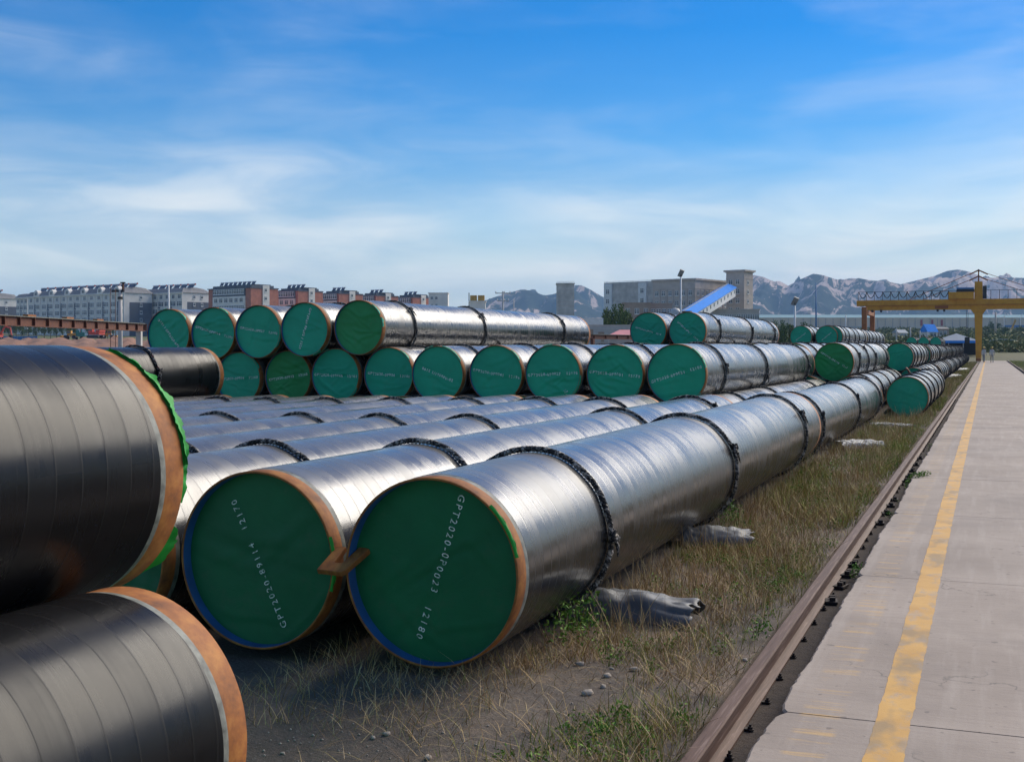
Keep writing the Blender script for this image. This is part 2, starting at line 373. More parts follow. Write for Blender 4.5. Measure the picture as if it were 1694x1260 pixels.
M['concrete_wall'] = mat('weathered_concrete', (.52, .49, .45), .9, .22, .5, bmp=.3, bscale=3)
M['brown_wall'] = mat('brown_grey_render', (.52, .44, .375), .9, .14, .5)
M['tan_wall'] = mat('tan_render', (.40, .285, .215), .9, .14, .5)
M['blue_roof'] = mat('bright_blue_sheet', (.012, .26, .80), .9, .12, 1.)
M['roof_pale'] = mat('pale_sheet_roof', (.34, .38, .41), .8, .1, 1.)
M['pink_roof'] = mat('pink_red_sheet', (.58, .19, .20), .6, .15, 1.)
M['beige'] = mat('beige_cladding', (.74, .58, .42), .85, .08, .08)
M['teal_roof'] = mat('faded_teal_roof', (.14, .27, .30), .95, .15, .2)
M['earth'] = mat('red_brown_earth', (.25, .125, .075), .95, .4, .4, bmp=.8, bscale=1.5)
M['exc_red'] = mat('excavator_red', (.55, .055, .022), .5, .15, 2)
M['exc_green'] = mat('excavator_green', (.02, .20, .17), .5, .2, 2)
M['exc_yellow'] = mat('loader_yellow', (.55, .28, .03), .5, .2, 2)
M['fence_blue'] = mat('blue_hoarding', (.035, .16, .36), .6, .2, .6)
M['cloth_pale'] = mat('pale_workwear', (.46, .44, .40), .9, .15, 6)
M['skin'] = mat('skin', (.42, .25, .17), .6, .1, 6)
M['helmet'] = mat('yellow_helmet', (.70, .42, .02), .35, .05, 6)
M['hair'] = mat('dark_shoes', (.03, .027, .025), .8, .1, 6)
def m_mount():
    m, t, b = new_mat('mountain_rock'); p = pos(t)
    mpn = N(t, 'ShaderNodeMapping'); mpn.inputs['Scale'].default_value = (1, .35, .55); L(t, p, mpn.inputs[0]); rock = nz(t, mpn.outputs[0], .022, 9, .72, 1.2); big = nz(t, p, .0030, 4, .6)
    veg = ramp(t, nz(t, p, .05, 5, .6), [(.3, (.012, .022, .014)), (.7, (.036, .050, .028))]).outputs[0]
    rk = ramp(t, nz(t, p, .03, 6, .7), [(.3, (.30, .22, .18)), (.7, (.66, .52, .45))]).outputs[0]
    f = mth(t, 'ADD', mth(t, 'MULTIPLY', big, .55), mth(t, 'MULTIPLY', rock, .75))
    fac = ramp(t, f, [(.67, 0.), (.71, 1.)]).outputs[0]
    L(t, mixc(t, fac, veg, rk), b.inputs['Base Color']); b.inputs['Roughness'].default_value = 1; b.inputs['Specular IOR Level'].default_value = .05
    return m
M['mount'] = m_mount()

# ------------------------------------------------------------------ ground, road, rail
RAIL_X, ROAD_L, ROAD_R = -1.147, -.93, 2.15
def g_noise(x, y): return noise.noise((x * .9, y * .9, 3.1)) * .022 + noise.noise((x * 3.3, y * 3.3, 7.7)) * .010
def ground_z(x, y):
    d = math.hypot(x, y)
    if d > 172: return far_rise(d) - .03 * sstep(0, 1, x + 1) 
    z = -.03
    if x < -2.75: z -= min(.28, .0155 * (-2.75 - x))
    z -= .15 * (1 - sstep(4.3, 5.4, y)) * (1 - sstep(-2.5, -1.7, x)) * sstep(-9, -6, x)
    if -1.215 < x < 2.4: z = -.115 if x < -.88 else -.22
    elif d < 60:
        z += g_noise(x, y) + .02 * (sstep(-1.9, -1.3, x) if x < -1.2 else 0)
    return z
def grid_lines(segs):
    out = []
    for a, b, n in segs: out += list(np.linspace(a, b, n, endpoint=False))
    return out + [segs[-1][1]]
gx = grid_lines([(-5500, -600, 12), (-600, -60, 16), (-60, -16, 14), (-16, -6, 24), (-6, -1.30, 95), (-1.30, -1.22, 2), (-1.22, -1.20, 1), (-1.20, -.905, 6), (-.905, -.88, 1), (-.88, 2.35, 6), (2.35, 2.42, 1), (2.42, 12, 30), (12, 80, 14), (80, 600, 16), (600, 5500, 12)])
gy = grid_lines([(-120, -12, 6), (-12, 1.5, 22), (1.5, 14, 190), (14, 34, 110), (34, 80, 60), (80, 180, 40), (180, 700, 40), (700, 5500, 30)])
V = [(x, y, ground_z(x, y)) for y in gy for x in gx]; nx = len(gx)
F = [(j * nx + i, j * nx + i + 1, (j + 1) * nx + i + 1, (j + 1) * nx + i) for j in range(len(gy) - 1) for i in range(nx - 1)]
tag(add('ground', np_mesh('ground', V, F, M['ground'], True)), 'brown sandy soil of the pipe yard', 'ground', kind='structure')

road = tag(add('road', None), 'pale concrete slab road running past the pipes', 'road', kind='structure')
JY = [5.85 + 3.72 * k for k in range(-4, 46)]
rr = random.Random(3)
def slab_mesh(y0, y1, fine):
    b = MB(); n = max(2, int((y1 - y0) / (.045 if fine else .5)))
    y0, y1 = y0 + .006, y1 - .006
    left = []
    for i in range(n + 1):
        y = y0 + (y1 - y0) * i / n
        x = ROAD_L + .018 * noise.noise((y * 2.1, 1.7, 0)) + .012 * noise.noise((y * 11, 9.1, 0)) + .006 * noise.noise((y * 37, 2.1, 0)) + .02 * noise.noise((y * .6, 4.4, 0))
        e = min(i, n - i) * (y1 - y0) / n
        if e < .12: x += .035 * (1 - e / .12) ** 2
        left.append((x, y))
    for k, (x, y) in enumerate(left):
        b.v += [(x + .012, y, -.2), (x, y, -.012), (x + .012, y, 0), (ROAD_R, y, 0), (ROAD_R, y, -.2)]
    for i in range(n):
        for q in range(4): b.face([i * 5 + q, i * 5 + q + 1, (i + 1) * 5 + q + 1, (i + 1) * 5 + q][::-1])
    for e in (0, n): b.face([e * 5 + q for q in range(5)])
    return b
for k in range(len(JY) - 1):
    fine = JY[k + 1] > 0 and JY[k] < 45
    o = slab_mesh(JY[k], JY[k + 1], fine).build('slab', M['concrete'], road)
    o.location.z = rr.uniform(-.0006, .0004)
def strip(x0, x1, y0, y1, z, jag, step, m, name):
    b = MB(); n = int((y1 - y0) / step)
    for i in range(n + 1):
        y = y0 + (y1 - y0) * i / n
        b.v += [(x0 + jag * noise.noise((y * 4, x0 * 3, 1)) + jag * .6 * noise.noise((y * 19, x0, 5)), y, z), (x1 + jag * noise.noise((y * 4, x1 * 3, 2)) + jag * .6 * noise.noise((y * 19, x1, 8)), y, z)]
    for i in range(n): b.face([2 * i, 2 * i + 1, 2 * i + 3, 2 * i + 2])
    return b.build(name, M[m], road)
strip(-.485, -.33, -2, 168, .0022, .008, .04, 'yellow', 'yellow_line')

def rail_profile(): 
    h = [(-.057, 0), (.057, 0), (.057, .012), (.012, .028), (.009, .10), (.033, .108), (.035, .130), (.029, .139), (-.029, .139), (-.035, .130), (-.033, .108), (-.009, .10), (-.012, .028), (-.057, .012)]
    return h
def crane_rail(x, y0, y1, z, label, bolts):
    t = thing('crane_rail', label, 'rail', (x, y0, z))
    b = MB(); pr = rail_profile(); n = len(pr); ys = np.linspace(0, y1 - y0, 60)
    for y in ys: b.v += [(px + .004 * noise.noise((y * .15, x, 0)), y, pz + .004 * noise.noise((y * .2, x, 4))) for px, pz in pr]
    for i in range(len(ys) - 1):
        for j in range(n):
            j2 = (j + 1) % n; b.face([i * n + j, i * n + j2, (i + 1) * n + j2, (i + 1) * n + j])
    b.face(list(range(n))); b.build('steel_rail', M['rail'], t)
    if bolts:
        bb = MB(); bb.lathe_z([(.026, 0), (.026, .01), (.017, .011), (.017, .03), (.009, .031), (.009, .05)], 6)
        bb.box(-.05, .012, -.022, .022, .002, .012); me = bb.mesh('rail_bolt', M['bolt'])
        k = 0; y = 3.95
        while y < 46:
            add('rail_bolt', me, t, (rr.uniform(.068, .088), y - y0, .001), (rr.uniform(-.1, .1), 0, rr.uniform(-.5, .5)), (.8, .8, rr.uniform(.5, .75))); y += .47 + rr.uniform(-.03, .03)
        pl = MB(); pl.box(-.03, .055, -.07, .07, 0, .018).box(.0, .04, -.05, -.02, .018, .045).box(0, .04, .02, .05, .018, .045); pm = pl.mesh('rail_clip', M['bolt'])
        for y in (9.0, 9.6, 10.1, 10.6, 13.2, 14.0, 14.7, 15.3, 17.5, 18.2, 19, 20, 21.2): add('rail_clip', pm, t, (.085, y - y0, .004), (0, 0, rr.uniform(-.3, .3)))
    return t
crane_rail(RAIL_X, -3, 175, -.111, 'long rusty steel crane rail beside the broken edge of the concrete road', True)
crane_rail(2.36, -3, 175, -.10, 'second rusty rail along the far side of the concrete road', False)

# ------------------------------------------------------------------ pipes
PR, PL = .508, 12.18
RI = .488
def cap_fn(kind, seed):
    r = random.Random(seed)
    folds = []
    nf = {'taut': 7, 'soft': 6, 'crumpled': 11}[kind]
    amp = {'taut': .0052, 'soft': .0075, 'crumpled': .0115}[kind]
    for i in range(nf):
        a = r.choice((r.uniform(-.5, .3), r.uniform(.4, 1.4))) if kind == 'soft' else r.uniform(-.9, .9)
        cxx, czz = r.uniform(-.3, .3), r.uniform(-.35, .3)
        folds.append((a, cxx, czz, r.uniform(.018, .04), r.uniform(.14, .36), amp * r.uniform(.5, 1.1)))
    sx, sz = r.uniform(0, 50), r.uniform(0, 50)
    def fn(x, z):
        rad = math.hypot(x, z) / RI
        y = .05 * 0
        for a, cxx, czz, wd, ln, am in folds:
            dx, dz = x - cxx, z - czz
            p = dx * math.cos(a) + dz * math.sin(a); q = -dx * math.sin(a) + dz * math.cos(a) + .05 * noise.noise((p * 4 + sx, a * 9, 0))
            y += -am * math.exp(-(q / wd) ** 2 - (p / ln) ** 2) + .6 * am * math.exp(-((q + 1.7 * wd) / wd) ** 2 - (p / ln) ** 2)
        y += amp * .9 * noise.noise((x * 3 + sx, z * 3 + sz, 1)) + amp * .35 * noise.noise((x * 9 + sx, z * 9 + sz, 2))
        a = math.atan2(z, x)
        y += amp * .9 * math.sin(a * 17 + 3 * noise.noise((math.cos(a) * 2 + sx, math.sin(a) * 2, 0))) * max(0, (rad - .62) / .38) ** 1.5 * (.4 + noise.noise((math.cos(a) * 1.3 + sx, math.sin(a) * 1.3, 5)))
        return y * min(1, (1.02 - rad) * 9)
    return fn
def cap_mesh(name, kind, seed, m, recess):
    fn = cap_fn(kind, seed); b = MB(); R, S = 26, 84
    b.v.append((0, recess + fn(0, 0), 0))
    for i in range(1, R + 1):
        rad = RI * (i / R) ** .9
        for j in range(S):
            a = 2 * PI * j / S; x, z = rad * math.cos(a), rad * math.sin(a); b.v.append((x, recess + fn(x, z), z))
    for j in range(S): b.face([0, 1 + j, 1 + (j + 1) % S])
    for i in range(R - 1):
        for j in range(S):
            j2 = (j + 1) % S; b.face([1 + i * S + j, 1 + (i + 1) * S + j, 1 + (i + 1) * S + j2, 1 + i * S + j2])
    return b.mesh(name, M[m], True), fn, recess
CAPS = {'deep_a': cap_mesh('end_cap', 'taut', 1, 'tarp_deep', .085), 'deep_b': cap_mesh('end_cap', 'taut', 2, 'tarp_deep', .075), 'deep_c': cap_mesh('end_cap', 'soft', 3, 'tarp_deep', .08)}
for i in range(4): CAPS['teal_%d' % i] = cap_mesh('end_cap', 'soft', 10 + i, 'tarp_teal', .045)
for i in range(3): CAPS['crum_%d' % i] = cap_mesh('end_cap', 'crumpled', 20 + i, 'tarp_teal', .04)
for i in range(2): CAPS['leaf_%d' % i] = cap_mesh('end_cap', 'crumpled', 30 + i, 'tarp_leaf', .04)
b = MB(); b.lathe_y([(PR, .152), (PR, 2.), (PR, 4.), (PR, 6.), (PR, 8.), (PR, 10.), (PR, PL - .152)], 96); COAT_HI = b.mesh('coating', M['coat'], True)
b = MB(); b.lathe_y([(PR, .152), (PR, 6), (PR, PL - .152)], 48); COAT_LO = b.mesh('coating', M['coat'], True); COAT_BK = COAT_HI.copy(); COAT_BK.materials.clear(); COAT_BK.materials.append(M['coat_dimmed'])
def bare(n):
    b = MB(); b.lathe_y([(RI + .003, .012), (RI + .003, .0015), (.4985, 0), (.5035, .006), (.5035, .118)], n); return b.mesh('bare_end', M['rust'], True)
BARE_HI, BARE_LO = bare(96), bare(40)
b = MB(); b.lathe_y([(.5036, .116), (.5055, .128), (.5065, .142), (.5075, .154)], 96); EPOXY = b.mesh('epoxy_band', M['epoxy'], True)
b = MB(); b.lathe_y([(RI + .001, .30), (RI + .001, .010), (RI + .003, .008)], 96); LINING = b.mesh('blue_lining', M['blue'], True)
def rope_mesh(seed, mats, n=300, twists=34, knot=True):
    r = random.Random(seed); b = MB(); R0 = PR + .022
    def P(t, s):
        a = 2 * PI * t; ph = twists * a + s * 2 * PI / 3
        wob = .016 * noise.noise((math.cos(a) * 2 + seed, math.sin(a) * 2, 0))
        rr_ = R0 + .0105 * math.cos(ph) + max(0, -math.cos(a)) ** 6 * .025
        return Vector((rr_ * math.sin(a), .0105 * math.sin(ph) + wob * 3, rr_ * math.cos(a)))
    for s in range(3):
        pts = [P(i / n, s) for i in range(n + 1)]
        b.tube(pts, .0118, 5, s, False)
    if knot:
        a0 = r.choice((1.25, 1.45, 1.7)) + r.uniform(-.1, .1); c0 = Vector(((PR + .035) * math.sin(a0), .0, (PR + .035) * math.cos(a0)))
        for q in range(5):
            k1 = [c0 + Vector((r.uniform(-.005, .03), r.uniform(-.05, .05), r.uniform(-.05, .05))) for _ in range(4)]
            b.tube(k1, .012, 5, q % 3)
        for q in range(2):
            e = c0 + Vector((.03, r.uniform(-.12, .12), -r.uniform(.08, .16))); b.tube([c0, (c0 + e) / 2 + Vector((.015, 0, 0)), e], [.013, .012, .006], 5, 2 - q)
    return b.mesh('rope_ring', [M[x] for x in mats], True)
ROPES = [rope_mesh(1, ('rope_black', 'rope_white', 'rope_white')), rope_mesh(2, ('rope_black', 'rope_black', 'rope_black')), rope_mesh(3, ('rope_white', 'rope_tan', 'rope_black')),
         rope_mesh(4, ('rope_red', 'rope_black', 'rope_white')), rope_mesh(5, ('rope_black', 'rope_white', 'rope_black'), twists=42)]
b = MB(); b.tube([((PR + .019) * math.sin(2 * PI * i / 48), .008 * math.sin(i * 1.7), (PR + .019) * math.cos(2 * PI * i / 48)) for i in range(49)], .019, 5, 0, False); ROPE_LO = b.mesh('rope_ring', M['rope_far'], True)
def flap_mesh(seed, span, depth, m):
    r = random.Random(seed); b = MB(); n = int(span / .022); k = 5
    for i in range(n + 1):
        a = span * i / n; e = max(0., math.sin(PI * i / n)) ** .5
        lip = depth * e * (.55 + .6 * noise.noise((a * 7 + seed, 0, 0)) + .35 * noise.noise((a * 31, seed, 0))) + .004
        for j in range(k):
            f = j / (k - 1); y = .012 - f * .016 if j < 2 else -.004 + (f - .25) / .75 * (lip + .004)
            rad = (RI + .004 if j == 0 else .5065 + .006 * noise.noise((a * 12, f * 3, seed)) + .010 * f)
            if j == 1: rad, y = .5005, -.004
            b.v.append((rad * math.sin(a), y, rad * math.cos(a)))
    for i in range(n):
        for j in range(k - 1): b.face([i * k + j, (i + 1) * k + j, (i + 1) * k + j + 1, i * k + j + 1])
    return b.mesh('tarp_flap', M[m], True)
FLAPS = {'a': flap_mesh(1, .5, .06, 'tarp_teal'), 'b': flap_mesh(2, .9, .05, 'tarp_teal'), 'c': flap_mesh(3, .35, .09, 'tarp_teal'), 'g': flap_mesh(4, .6, .012, 'tarp_bright'), 'big': flap_mesh(5, 1.15, .05, 'tarp_bright')}
def text_mesh(text, size, bold=.028):
    cu = bpy.data.curves.new('lettering', 'FONT'); cu.body = text; cu.size = size; cu.space_character = 1.3; cu.resolution_u = 2; cu.offset = size * bold; cu.space_character = 1.3 if bold > .02 else 1.42
    o = bpy.data.objects.new('lettering', cu); COL.objects.link(o)
    bpy.context.view_layer.update()
    me = bpy.data.meshes.new_from_object(o.evaluated_get(bpy.context.evaluated_depsgraph_get()))
    bpy.data.objects.remove(o); bpy.data.curves.remove(cu); return me
def lettering(text, ang, size, cap, ox=0, oz=0):
    """stencilled words laid on a cap, one mesh for each word"""
    words = [text_mesh(x, size, .004 if cap[:4] == 'deep' else .028) for x in text.split('  ')]
    wd = [max(v.co.x for v in me.vertices) for me in words]
    gap = size * 1.5; x0 = -(sum(wd) + gap * (len(words) - 1)) / 2
    _, fn, rec = CAPS[cap]; ca, sa = math.cos(ang), math.sin(ang)
    for me, wdt in zip(words, wd):
        for v in me.vertices:
            x, y = v.co.x + x0, v.co.y - size * .35; y += .010 * noise.noise((x * 9, ang, 0)) ; px, pz = x * ca - y * sa + ox, x * sa + y * ca + oz
            v.co = (px, rec + min(fn(px, pz), fn(px * .97, pz * .97)) - .006, pz)
        x0 += wdt + gap
        me.materials.clear(); me.materials.append(M['paint']); me.name = 'lettering'
    return words
D2R = math.radians
PIPES_N = 0
prr = random.Random(11)
def pipe(X, Y, Z, label, group, cap='teal_0', text=None, ropes=(1.7, 5.8, 10.6), yaw=0., lod=0, flaps=(), slope=0., far_cap=False, black=False):
    """near end centre at (X, Y, Z), axis along +Y"""
    t = thing('coated_pipe', label, 'pipe', (X, Y, Z - PR), 0, group)
    t.rotation_euler = (slope, 0, -yaw)
    hi = lod == 0
    roll = prr.uniform(-PI, PI)
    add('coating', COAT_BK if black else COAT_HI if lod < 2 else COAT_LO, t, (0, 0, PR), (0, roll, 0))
    e1 = add('bare_end', BARE_HI if lod < 2 else BARE_LO, t, (0, 0, PR), (0, prr.uniform(-3, 3), 0))
    add('bare_end', BARE_HI if lod < 1 else BARE_LO, t, (0, PL, PR), (0, 0, PI))
    if lod < 2:
        add('epoxy_band', EPOXY, t, (0, 0, PR)); add('epoxy_band', EPOXY, t, (0, PL, PR), (0, 0, PI))
        add('blue_lining', LINING, t, (0, 0, PR))
    add('end_cap', CAPS[cap][0], t, (0, 0, PR))
    if far_cap or lod < 2: add('end_cap', CAPS['teal_1'][0], t, (0, PL, PR), (0, 0, PI))
    if text:
        for me in lettering(*text[:3], cap, *text[3:]): add('lettering', me, t, (0, 0, PR))
    for i, s in enumerate(ropes):
        s = s + prr.uniform(-.25, .25) if lod else s
        if hi or lod == 1: add('rope_ring', ROPES[prr.choice((0, 0, 1, 2, 3, 4, 4))], t, (0, s, PR), (prr.uniform(-.03, .03), prr.uniform(-.5, .35), prr.uniform(-.04, .04)))
        else: add('rope_ring', ROPE_LO, t, (0, s, PR), (prr.uniform(-.03, .03), prr.uniform(-3, 3), prr.uniform(-.05, .05)))
    for f, a in flaps: add('tarp_flap', FLAPS[f], t, (0, 0, PR), (0, a, 0))
    return t
G1 = 'pipes of the nearest stack'
# nearest stack: bottom row seen from its ends
P1 = pipe(-2.75, 5.85, .531, 'black coated pipe at the row end by the weeds, green cap marked 0P0023', G1, 'deep_a', ('GPT2020-0P0023  12180', D2R(-108), .056, .03, .02), (1.56, 5.72, 10.55), flaps=(('g', .75),), slope=0.003)
P2 = pipe(-3.86, 5.90, .519, 'pipe with dark green cap marked 89114, clamped to its neighbour by a bracket', G1, 'deep_b', ('GPT2020-89114  12170', D2R(116), .056, -.02, -.03), (2.1, 7.1, 10.7), flaps=(('g', 1.25),))
pipe(-4.95, 5.85, .502, 'third pipe of the nearest row, its green cap half hidden behind the black pipes', G1, 'deep_c', ('GPT2020-0P0018  12160', D2R(193), .062, 0, -.12), (1.85, 5.6, 10.2))
for k in range(3, 12):
    pipe(-2.75 - 1.085 * k + .0, 5.85 + prr.uniform(-.2, .2), .531 - .0155 * k, 'silvery black %s pipe of the nearest bottom row counted from the rail' % ORD[k], G1, 'teal_%d' % (k % 4), None, (1.8 + prr.uniform(-.3, .3), 5.7 + prr.uniform(-.4, .4), 10.5 + prr.uniform(-.3, .3)))
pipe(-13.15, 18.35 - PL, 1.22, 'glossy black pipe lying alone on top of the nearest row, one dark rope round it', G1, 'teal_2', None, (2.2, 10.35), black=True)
# two black pipes in the foreground, seen from the side, their far ends beside the green caps
GF = 'black pipes stacked in the foreground'
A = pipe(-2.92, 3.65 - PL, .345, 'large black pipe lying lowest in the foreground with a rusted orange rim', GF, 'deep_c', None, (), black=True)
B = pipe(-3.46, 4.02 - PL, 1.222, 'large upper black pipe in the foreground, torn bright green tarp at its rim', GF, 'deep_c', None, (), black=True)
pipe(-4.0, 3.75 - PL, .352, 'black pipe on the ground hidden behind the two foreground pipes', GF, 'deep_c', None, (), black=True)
add('tarp_flap', flap_mesh(9, 1.25, .03, 'tarp_bright'), B, (0, PL + .012, PR), (0, -.35 - 1.25 + .1, PI))
def scrap(parent, span, a0, d0, d1, seed, m):           # loose tarp fringe sticking out past the far rim
    b = MB(); n = int(span / .02)
    for i in range(n + 1):
        a = a0 + span * i / n; e = max(0., math.sin(PI * i / n)) ** .6
        y1 = d0 + (d1 - d0) * e * (.75 + .5 * noise.noise((a * 5 + seed, 1, 0)) + .35 * noise.noise((a * 27, seed, 0)))
        for f in (0, .5, 1):
            rad = .499 + .004 * f + .018 * f * noise.noise((a * 9, f, seed)); b.v.append((rad * math.sin(a), PL - .01 + f * (y1 + .01), rad * math.cos(a) + PR))
    for i in range(n):
        for j in range(2): b.face([i * 3 + j, i * 3 + j + 1, (i + 1) * 3 + j + 1, (i + 1) * 3 + j])
    return b.build('tarp_fringe', M[m], parent, True)
scrap(B, 1.55, .25, .0, .055, 2, 'tarp_bright'); scrap(B, .5, 2.0, .0, .10, 5, 'tarp_bright')

G2 = 'pipes of the second stack'
X2 = lambda n: -4.81 - 1.075 * n
Z2 = lambda n: [1.28, 1.272, 1.268, 1.262, 1.248, 1.225, 1.205, 1.165, 1.135, 1.115, 1.1, 1.09][n]
pipe(-2.86, 18.45, .50, 'lone bottom pipe beside the weeds right behind the nearest row', G2, 'teal_1', None, (.9, 6.2, 11.3), lod=1)
for n in range(-1, 11):
    pipe(X2(n) + .5375, 19.7 + prr.uniform(-.4, .1), (Z2(max(n, 0)) + Z2(max(0, n))) / 2 - .862, '%s pipe from the rail in the bottom layer of the second stack, mostly hidden' % ORD[n + 2], G2, 'teal_%d' % (n % 4), None, (1.5, 5, 10.), yaw=.014, lod=1)
TX2 = [('GPT2020-0P0021  12180', 17), ('GPT2020-0P0001  12170', -5), ('GPT2020-0P0027  12190', 3), ('GPT2020-0P0041  12196', -9), ('0612 1/1000P0-02', -21), ('GPT2020-0P004  12160', -4), ('GPT2020-0P0448  12160', -2), ('GPT2020-0P003  12160', 8), ('GPT2020-0P004  12160', 3), None, None]
CP2 = ['teal_0', 'crum_0', 'crum_1', 'teal_3', 'teal_2', 'teal_1', 'crum_2', 'leaf_0', 'teal_3', 'teal_0', 'teal_1']
LB2 = ['teal capped pipe with a frayed rope, nearest the rail in the second stack middle layer', 'pipe with a creased teal cap, second from the rail in the second stack middle layer', 'third pipe of the second stack middle layer, spilled white paint on its cap', 'fourth pipe from the rail in the second stack middle layer, teal cap', 'fifth pipe from the rail in the second stack middle layer, slanted lettering', 'sixth pipe from the rail in the second stack middle layer, smooth teal cap', 'seventh pipe in the second stack middle layer, teal cap with many diagonal creases', 'pipe with a dark leaf green cap in the middle layer of the second stack', 'pipe with a teal cap partly behind the glossy black pipe in the middle layer', 'tenth pipe of the second stack middle layer, behind the glossy black pipe', 'eleventh pipe of the second stack middle layer, behind the glossy black pipe']
FL2 = [(('a', .55), ('c', 1.0), ('a', 2.2)), (('b', .35), ('c', -.9), ('a', 2.1)), (('a', .3), ('c', -.35), ('b', 1.6)), (('a', .6), ('a', 2.3)), (('c', -.5), ('b', .2)), (('a', .5),), (('c', -.6), ('a', 2.)), (), (('a', .7),), (), ()]
for n in range(11):
    tx = TX2[n]; CAPS['s2_%d' % n] = cap_mesh('end_cap', ['soft', 'crumpled'][CP2[n][0] in 'cl'], 100 + n, 'tarp_leaf' if CP2[n][0] == 'l' else 'tarp_teal', .035 + .02 * prr.random()); CP2[n] = 's2_%d' % n
    pipe(X2(n), 19.8 + [0, .05, -.05, 0, -.1, .1, .05, .15, .1, .1, .1][n], Z2(n), LB2[n], G2, CP2[n], (tx[0], D2R(tx[1]), .066, -.01, .0) if tx else None, (1.35, 5.6, 10.9) if n == 0 else (1.2 + prr.uniform(-.3, .3), 6, 11), yaw=.014 if n < 2 else .006, lod=1, flaps=FL2[n])
add('paint_spill', lettering(':?.', D2R(-60), .085, 's2_2', .24, -.30)[0], bpy.data.objects[[o.name for o in COL.objects if o.get('label') == LB2[2]][0]], (0, 0, PR))
TX3 = [None, ('GPT2020-0P002 / 1220', -107), ('GPT2020-0P027  12160', -8), ('GPT2020-0P0014  12180', -15), ('12121 / GPT2020-0P04', -50)]
CP3 = ['leaf_1', 'teal_2', 'teal_0', 'crum_1', 'crum_0']
LB3 = ['top layer pipe nearest the rail, plain leaf green wrinkled cap without lettering', 'top layer pipe whose white lettering runs steeply down its smooth teal cap', 'middle of the five pipes on top of the second stack, teal cap', 'fourth top layer pipe of the second stack, creased teal cap', 'top layer pipe at the end beside the rusty beam, lettering slanting down its cap']
for m_ in range(5):
    n = 5.5 + m_; tx = TX3[m_]; CAPS['s3_%d' % m_] = cap_mesh('end_cap', ['soft', 'crumpled'][CP3[m_][0] in 'cl'], 130 + m_, 'tarp_leaf' if CP3[m_][0] == 'l' else 'tarp_teal', .035 + .02 * prr.random()); CP3[m_] = 's3_%d' % m_
    pipe(X2(5) - 1.075 * (m_ + .5), 19.75 + [0, -.1, 0, .1, .15][m_], (Z2(5 + m_) + Z2(6 + m_)) / 2 + .872, LB3[m_], G2, CP3[m_], (tx[0], D2R(tx[1]), .064, .0, .02) if tx else None, (1.45, 5.0, 9.8), yaw=.006, lod=1, flaps=((('a', .6), ('c', 1.2)), (('c', 2.4),), (('b', 1.3),), (('a', .3),), (('c', -.4), ('a', .5)))[m_])
# third stack
G3 = 'pipes of the third stack'
X3 = lambda n: -3.74 - 1.08 * n
for n in range(-1, 9):
    pipe(X3(n) + .54 + (.25 if n < 0 else 0), 31.6 + prr.uniform(-.1, .3), (.50 - .006 * max(n, 0)), '%s pipe from the rail in the bottom layer of the third stack' % ORD[n + 1], G3, 'teal_%d' % (n % 4), None, (1.2, 3.5, 6, 9, 11), lod=2)
for n in range(8):
    pipe(X3(n), 32.5 + prr.uniform(0, .4), 1.345 - .006 * n, ['pipe with a shiny leaf green cap and knotted ropes in the third stack', 'second pipe from the rail in the middle layer of the third stack'][n] if n < 2 else '%s pipe from the rail in the middle layer of the third stack' % ORD[n], G3, 'leaf_1' if n == 0 else 'teal_%d' % (n % 4), ('GPT2020-0P0119  1217', D2R(-32), .06, 0, .05) if n == 0 else None, (1.4, 3.9, 6.4, 11.0), lod=1 if n == 0 else 2)
for m_ in range(2):
    pipe(X3(3.5 + m_) + .05, 32.0, 2.17, ['right of two top pipes on the third stack before the blue conveyor', 'left of two top pipes on the third stack before the blue conveyor'][m_], G3, ['crum_2', 'crum_0'][m_], ('GPT2020-0P011  1214', D2R([-42, -16][m_]), .06), (2.0, 6.6, 11.1), lod=1)
# stacks further along the rail
def far_stack(idx, Y, nb, n2, tops, xb, x2):
    g = 'pipes of the %s stack' % ORD[idx]
    for n in range(nb):
        pipe(xb - 1.09 * n + prr.uniform(-.03, .03), Y + prr.uniform(-.7, .3), .53, '%s pipe from the rail in the bottom layer of the %s stack along the rail' % (ORD[n], ORD[idx]), g, 'teal_%d' % (n % 4), None, (.5, 2.6, 5.0, 7.6, 10, 11.6), lod=2)
    for n in range(n2):
        pipe(x2 - 1.09 * n + prr.uniform(-.02, .02), Y + 1.3 + prr.uniform(-.6, .5), 1.385, '%s pipe from the rail in the middle layer of the %s stack along the rail' % (ORD[n], ORD[idx]), g, 'teal_%d' % ((n + 1) % 4), None, (.6, 2.4, 5.1, 7.3, 9.9, 11.7), lod=2)
    for n in tops:
        pipe(x2 - 1.09 * (n + .5), Y + 1. + prr.uniform(-.3, .6), 2.235, '%s pipe from the rail in the top layer of the %s stack along the rail' % (ORD[tops.index(n)], ORD[idx]), g, 'teal_%d' % (n % 4), None, (.9, 3, 5.6, 7.9, 10.9), lod=2)
    return g
far_stack(3, 44.5, 7, 6, [], -2.40, -2.97)
far_stack(4, 57.4, 6, 5, [3], -2.40, -2.95)
far_stack(5, 70.2, 5, 4, [3], -2.42, -2.98)
far_stack(6, 83.0, 5, 4, [], -2.44, -3.0)
far_stack(7, 95.8, 4, 3, [], -2.44, -3.0)
far_stack(8, 108.6, 4, 3, [], -2.46, -3.02)
far_stack(9, 121.5, 5, 4, [1, 2, 3], -2.46, -3.02)
far_stack(10, 134.3, 4, 1, [], -2.5, -3.05)
pipe(-6.98, 57.9, 2.235, 'top pipe nearest the rail in front of the crane leg, lettered cap', 'pipes of the fifth stack', 'teal_3', ('GPT2020-0P0213', D2R(40), .06), (.9, 3, 4.2, 5.6, 7.9, 10.9), lod=2)
